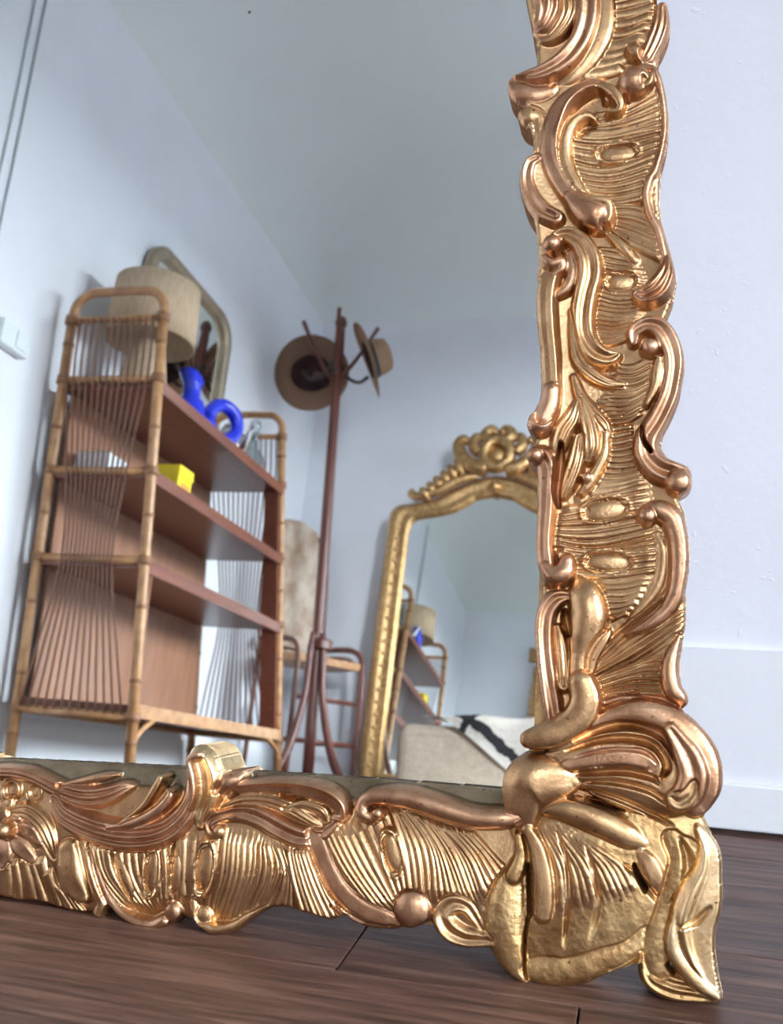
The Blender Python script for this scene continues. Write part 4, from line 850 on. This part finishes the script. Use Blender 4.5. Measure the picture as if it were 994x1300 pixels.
def hat(name, brim_r, crown_h, m, mi, label, loc, rot, flop=.0):
    h = empty(name,loc,rot); tag(h,label,'hat')
    bm = bmesh.new(); n=40; prof_o = [(brim_r,0.0),(brim_r*.8,-.004),(.108,.0),(.098,.012),(.092,crown_h*.6),(.080,crown_h*.9),(.055,crown_h),(.02,crown_h-.012)]
    ring=[]
    for (r,z) in prof_o:
        ring.append([bm.verts.new((r*math.cos(2*math.pi*k/n)*(1.12 if r<.12 else 1.04), r*math.sin(2*math.pi*k/n)*(.94 if r<.12 else 1), z+(flop*math.cos(4*math.pi*k/n)*(r/brim_r)**3 if r>.1 else 0))) for k in range(n)])
    for a,b in zip(ring,ring[1:]):
        for k in range(n): bm.faces.new((a[k],a[(k+1)%n],b[(k+1)%n],b[k]))
    bm.faces.new(ring[-1])
    bmesh.ops.solidify(bm, geom=list(bm.faces), thickness=.003)
    bmesh.ops.recalc_face_normals(bm, faces=bm.faces)
    obj('hat_body',bm,m,h,True)
    bm = bmesh.new(); rr=[]
    for (r,z) in ((.1035,.008),(.101,.012),(.096,.036),(.094,.036)):
        rr.append([bm.verts.new((r*1.13*math.cos(2*math.pi*k/n), r*.955*math.sin(2*math.pi*k/n), z)) for k in range(n)])
    for a,b in zip(rr,rr[1:]):
        for k in range(n): bm.faces.new((a[k],a[(k+1)%n],b[(k+1)%n],b[k]))
    obj('ribbon',bm,M['ribbon'],h,True)
    bm = bmesh.new(); rr=[]
    for (r,z) in ((.098,.000),(.088,.012),(.084,crown_h*.6),(.072,crown_h*.86),(.03,crown_h*.9)):
        rr.append([bm.verts.new((r*1.10*math.cos(2*math.pi*k/n), r*.93*math.sin(2*math.pi*k/n), z)) for k in range(n)])
    for a,b in zip(rr,rr[1:]):
        for k in range(n): bm.faces.new((a[k],a[(k+1)%n],b[(k+1)%n],b[k]))
    bm.faces.new(rr[-1]); obj('lining',bm,mi,h,True)
    return h
def look(nrm, roll=0):
    return (Vector(nrm).to_track_quat('Z','Y').to_matrix() @ Matrix.Rotation(roll,3,'Z')).to_euler()
# open side of this one faces the mirror; crown points away
hat('brown_hat',.195,.115,M['felt'],M['lining'],'brown wide-brim hat hung with its dark inside showing, at the rack\'s left',(-1.665,-3.87,2.04),look((-.02,-.9,.30)),.014)
hat('straw_hat',.195,.115,M['straw'],M['lining'],'tan straw hat with a black ribbon hanging on the rack\'s right',(-1.335,-3.78,2.06),look((.88,-.22,.42)),.010)

# ------------------------------------------------------------------ rattan armchair with a sheepskin, in the corner behind the rack
ch = empty('rattan_armchair',(-1.60,-4.19,0),(0,0,-math.radians(58))); ch.scale = (.78,.74,1); tag(ch,'low rattan armchair half hidden behind the coat rack in the corner','armchair')
bm = bmesh.new(); box(bm,-.26,.26,-.24,.20,.585,.625,.008); obj('seat',bm,M['bamboo'],ch)
for sx in (-1,1):
    for (yy,top) in ((.20,.60),(-.24,.60)):
        mktube('leg',[(sx*.27,yy,0),(sx*.265,yy,.3),(sx*.26,yy,top)],.015,M['rackwood'],ch,8,3)
    mktube('arm',[(sx*.262,.21,.02),(sx*.272,.22,.40),(sx*.268,.20,.62),(sx*.262,.12,.685),(sx*.26,-.02,.70),(sx*.26,-.24,.70)],.015,M['rackwood'],ch,8,5)
    mktube('arm',[(sx*.235,.17,.60),(sx*.235,.12,.64),(sx*.235,-.02,.655),(sx*.235,-.24,.655)],.008,M['cane'],ch,8,5)
    mktube('side_rail',[(sx*.262,.20,.22),(sx*.262,-.24,.22)],.011,M['rackwood'],ch,8,1,False)
mktube('back_frame',[(-.26,-.24,.60),(-.265,-.27,.95),(-.25,-.30,1.22),(-.17,-.31,1.30),(0,-.315,1.32),(.17,-.31,1.30),(.25,-.30,1.22),(.265,-.27,.95),(.26,-.24,.60)],.014,M['rackwood'],ch,8,5)
for z in (.22,.42): mktube('front_rail',[(-.262,.20,z),(.262,.20,z)],.011,M['rackwood'],ch,8,1,False)
for k in range(9):
    x = -.2+.05*k; mktube('back_spindle',[(x,-.25,.60),(x,-.28,.95),(x,-.31,1.30)],.005,M['cane'],ch,6,3)
# sheepskin draped over the back
bm = bmesh.new(); uvl = None; n1,n2 = 40,16; g=[]
path = catmull([(-.245,.66,0),(-.250,.85,0),(-.262,1.05,0),(-.285,1.25,0),(-.30,1.335,0),(-.34,1.345,0),(-.365,1.25,0),(-.36,1.05,0)],6)
random.seed(3)
for j,pp in enumerate(path):
    row=[]; v_=j/(len(path)-1); wd_=.185+.03*math.sin(v_*7)-.05*(1-min(1,v_*5))
    for i in range(n2+1):
        u_=i/n2*2-1; row.append(bm.verts.new((u_*wd_+random.uniform(-.004,.004)-.03, pp[0]+.018+random.uniform(-.004,.004)-.03*0, pp[1]+.02*math.cos(u_*2)*(1 if v_>.4 else -.5)+random.uniform(-.004,.004))))
    g.append(row)
for j in range(len(g)-1):
    for i in range(n2): bm.faces.new((g[j][i],g[j][i+1],g[j+1][i+1],g[j+1][i]))
bmesh.ops.recalc_face_normals(bm, faces=bm.faces)
bmesh.ops.solidify(bm, geom=list(bm.faces), thickness=.022)
sp = obj('sheepskin',bm,M['hide'],None,True); sp.location=(-1.60,-4.19,0); sp.rotation_euler=(0,0,-math.radians(58)); sp.scale=(.78,.74,1); tag(sp,'cream and brown sheepskin draped over the back of the armchair','sheepskin')

# ------------------------------------------------------------------ second gilt mirror leaning on the back wall
g2 = empty('arched_gilt_mirror',(-.765,-4.27,0),(math.radians(-6.3),0,math.radians(180+1.2))); 
g2.rotation_euler = (math.radians(6.0),0,math.radians(1.0))
tag(g2,'arched gilt mirror with a carved crest leaning on the back wall','mirror')
# local: x along the width, +y towards the room, z up ; outline of half the frame
def arch(off):
    """outer outline, inset by off"""
    w = .565-off; pts = [(-w,off*.9)]
    zs = 1.44-off*.6
    pts += [(-w,zs*.5),(-w,zs-.03),(-w+.012,zs+.03),(-w+.05,zs+.062)]
    pts += [(-w+.13,zs+.075),(-w+.24,zs+.105),(-w+.34,zs+.165),(-.10,1.66-off),(0,1.68-off)]
    return pts
def full(off):
    h = arch(off); c = [tuple(p) for p in catmull([(a,b) for a,b in h[2:]],5)]; l = [h[0],h[1]]+c
    return l+[(-a,b) for a,b in l[::-1][1:]]
prof = [(0,.0),(0,.03),(.014,.046),(.036,.052),(.055,.042),(.080,.034),(.098,.042),(.110,.034),(.116,.012)]
bm = bmesh.new(); rings=[]
for off,d in prof: rings.append([bm.verts.new((a,d,b)) for a,b in full(off)])
for a,b in zip(rings,rings[1:]):
    for k in range(len(a)): bm.faces.new((a[k],a[(k+1)%len(a)],b[(k+1)%len(a)],b[k]))
bmesh.ops.recalc_face_normals(bm, faces=bm.faces); obj('frame',bm,M['mirrorgold'],g2,True)
bm = bmesh.new(); f = bm.faces.new([bm.verts.new((a,.012,b)) for a,b in full(.112)]); r_ = bmesh.ops.extrude_face_region(bm, geom=[f])
for v in r_['geom']:
    if isinstance(v,bmesh.types.BMVert): v.co.y = .004
bmesh.ops.recalc_face_normals(bm, faces=bm.faces); obj('mirror_glass',bm,M['glass'],g2)
bm = bmesh.new(); f = bm.faces.new([bm.verts.new((a,.003,b)) for a,b in full(.02)]); r_ = bmesh.ops.extrude_face_region(bm, geom=[f])
for v in r_['geom']:
    if isinstance(v,bmesh.types.BMVert): v.co.y = -.012
bmesh.ops.recalc_face_normals(bm, faces=bm.faces); obj('back_board',bm,M['panelwood'],g2)
# beads along both uprights
bm = bmesh.new(); bmesh.ops.create_uvsphere(bm,u_segments=10,v_segments=7,radius=.0105); bme = bpy.data.meshes.new('bead'); bm.to_mesh(bme); bm.free(); bme.materials.append(M['pale']); bme.shade_smooth()
for s_ in (-1,1):
    for k in range(22):
        o = bpy.data.objects.new('bead',bme); COL.objects.link(o); o.parent = g2; o.location = (s_*(.565-.062),.044,.07+k*.062)
# carved crest: scrolls, leaves, a central cartouche
def sc(name,pts,rad,m='mirrorgold'):
    rad = [q*1.5 for q in rad] if isinstance(rad,list) else rad*1.5
    mktube(name,[(x,.045+y,z) for x,y,z in pts],rad,M[m],g2,9,6)
sc('crest_cartouche',[(.07*math.cos(a),.03,1.79+.08*math.sin(a)) for a in [math.pi*2*k/12 for k in range(13)]],.022)
bm = bmesh.new(); bmesh.ops.create_uvsphere(bm,u_segments=16,v_segments=10,radius=.05)
for v in bm.verts: v.co = Vector((v.co.x,.06+v.co.y*.6,1.79+v.co.z*1.1))
obj('crest_boss',bm,M['mirrorgold'],g2,True)
for s_ in (-1,1):
    sc('crest_scroll',[(s_*.05,.02,1.70),(s_*.13,.02,1.72),(s_*.19,.02,1.78),(s_*.215,.015,1.85),(s_*.19,.01,1.885),(s_*.165,.01,1.86)],[.03,.03,.026,.022,.018,.014])
    sc('crest_scroll',[(s_*.04,.02,1.86),(s_*.07,.02,1.90),(s_*.04,.02,1.935),(s_*.01,.02,1.91)],[.026,.024,.02,.014])
    sc('crest_scroll',[(s_*.10,.02,1.80),(s_*.13,.02,1.84),(s_*.12,.02,1.89),(s_*.09,.02,1.88)],[.022,.022,.018,.012])
    for k in range(7):
        x = .15+.035*k; z = 1.70-.028*k; hgt = .085-.006*k
        sc('crest_leaf',[(s_*x,.0,z),(s_*(x+.012),.03,z+hgt*.5),(s_*(x+.03),.015,z+hgt),(s_*(x+.045),.0,z+hgt*.9)],[.018,.017,.012,.006])
    sc('crest_scroll',[(s_*.10,.015,1.665),(s_*.2,.02,1.635),(s_*.30,.02,1.575),(s_*.40,.015,1.545),(s_*.45,.01,1.56),(s_*.44,.01,1.585)],[.012,.018,.018,.016,.013,.010])
sc('crest_drop',[(0,.0,1.62),(0,.012,1.60),(0,.006,1.575)],[.02,.022,.01])

# ------------------------------------------------------------------ ottoman and berber throw in front of it
ot = empty('ottoman',(-.37,-3.70,0)); tag(ot,'beige jute-covered ottoman in front of the arched gilt mirror','ottoman')
bm = bmesh.new(); box(bm,-.55,.55,-.36,.36,.03,.305); 
bmesh.ops.bevel(bm,geom=list(bm.edges),offset=.05,segments=4,affect='EDGES',profile=.5); obj('cushion_body',bm,M['jute'],ot,True)
mktube('piping',[(x,y,.262) for x,y in ((-.548,-.3),(-.548,.3),(-.5,.355),(.5,.355),(.548,.3),(.548,-.3),(.5,-.355),(-.5,-.355),(-.548,-.3))],.005,M['jute'],ot,6,1,False)
for sx in (-.45,.45):
    for sy in (-.27,.27): mktube('foot',[(sx,sy,0),(sx,sy,.035)],[.02,.026],M['rackwood'],ot,10,1,False)
bm = bmesh.new(); uv = bm.loops.layers.uv.new('UVMap'); nx,ny = 44,36; g=[]
random.seed(5)
ph = [random.uniform(0,6) for _ in range(4)]
ang = math.radians(55); ca,sa = math.cos(ang),math.sin(ang)
for j in range(ny+1):
    row=[]
    for i in range(nx+1):
        a_ = .9*i/nx; b_ = .64*j/ny                     # cloth coordinates from its front-left corner
        x = .05+a_*ca-b_*sa; s_ = .67-a_*sa-b_*ca      # s_: depth over the top, >.35 hangs over the front edge
        x = min(x,.54)
        z = .312+.016*math.sin(x*9+ph[0])**2+.012*math.sin(s_*11+ph[1])+.03*math.exp(-((x-.12)/.25)**2)
        yv = max(s_,-.33)
        if s_ > .35:
            dd = s_-.35; yv = .35+min(dd,.04)+.008*math.sin(x*22); z = max(.06,z-max(0,dd-.02)*.9)
        row.append((bm.verts.new((x,yv,z+.012)),(a_,b_)))
    g.append(row)
for j in range(ny):
    for i in range(nx):
        q = (g[j][i],g[j][i+1],g[j+1][i+1],g[j+1][i]); f = bm.faces.new([a for a,_ in q])
        for lp_,(_,t_) in zip(f.loops,q): lp_[uv].uv = t_
bmesh.ops.solidify(bm, geom=list(bm.faces), thickness=-.016)
th = obj('wool_throw',bm,M['berber'],None,True); th.location = (-.37,-3.70,0); tag(th,'white wool throw with black diamond lines spread over the ottoman','throw')
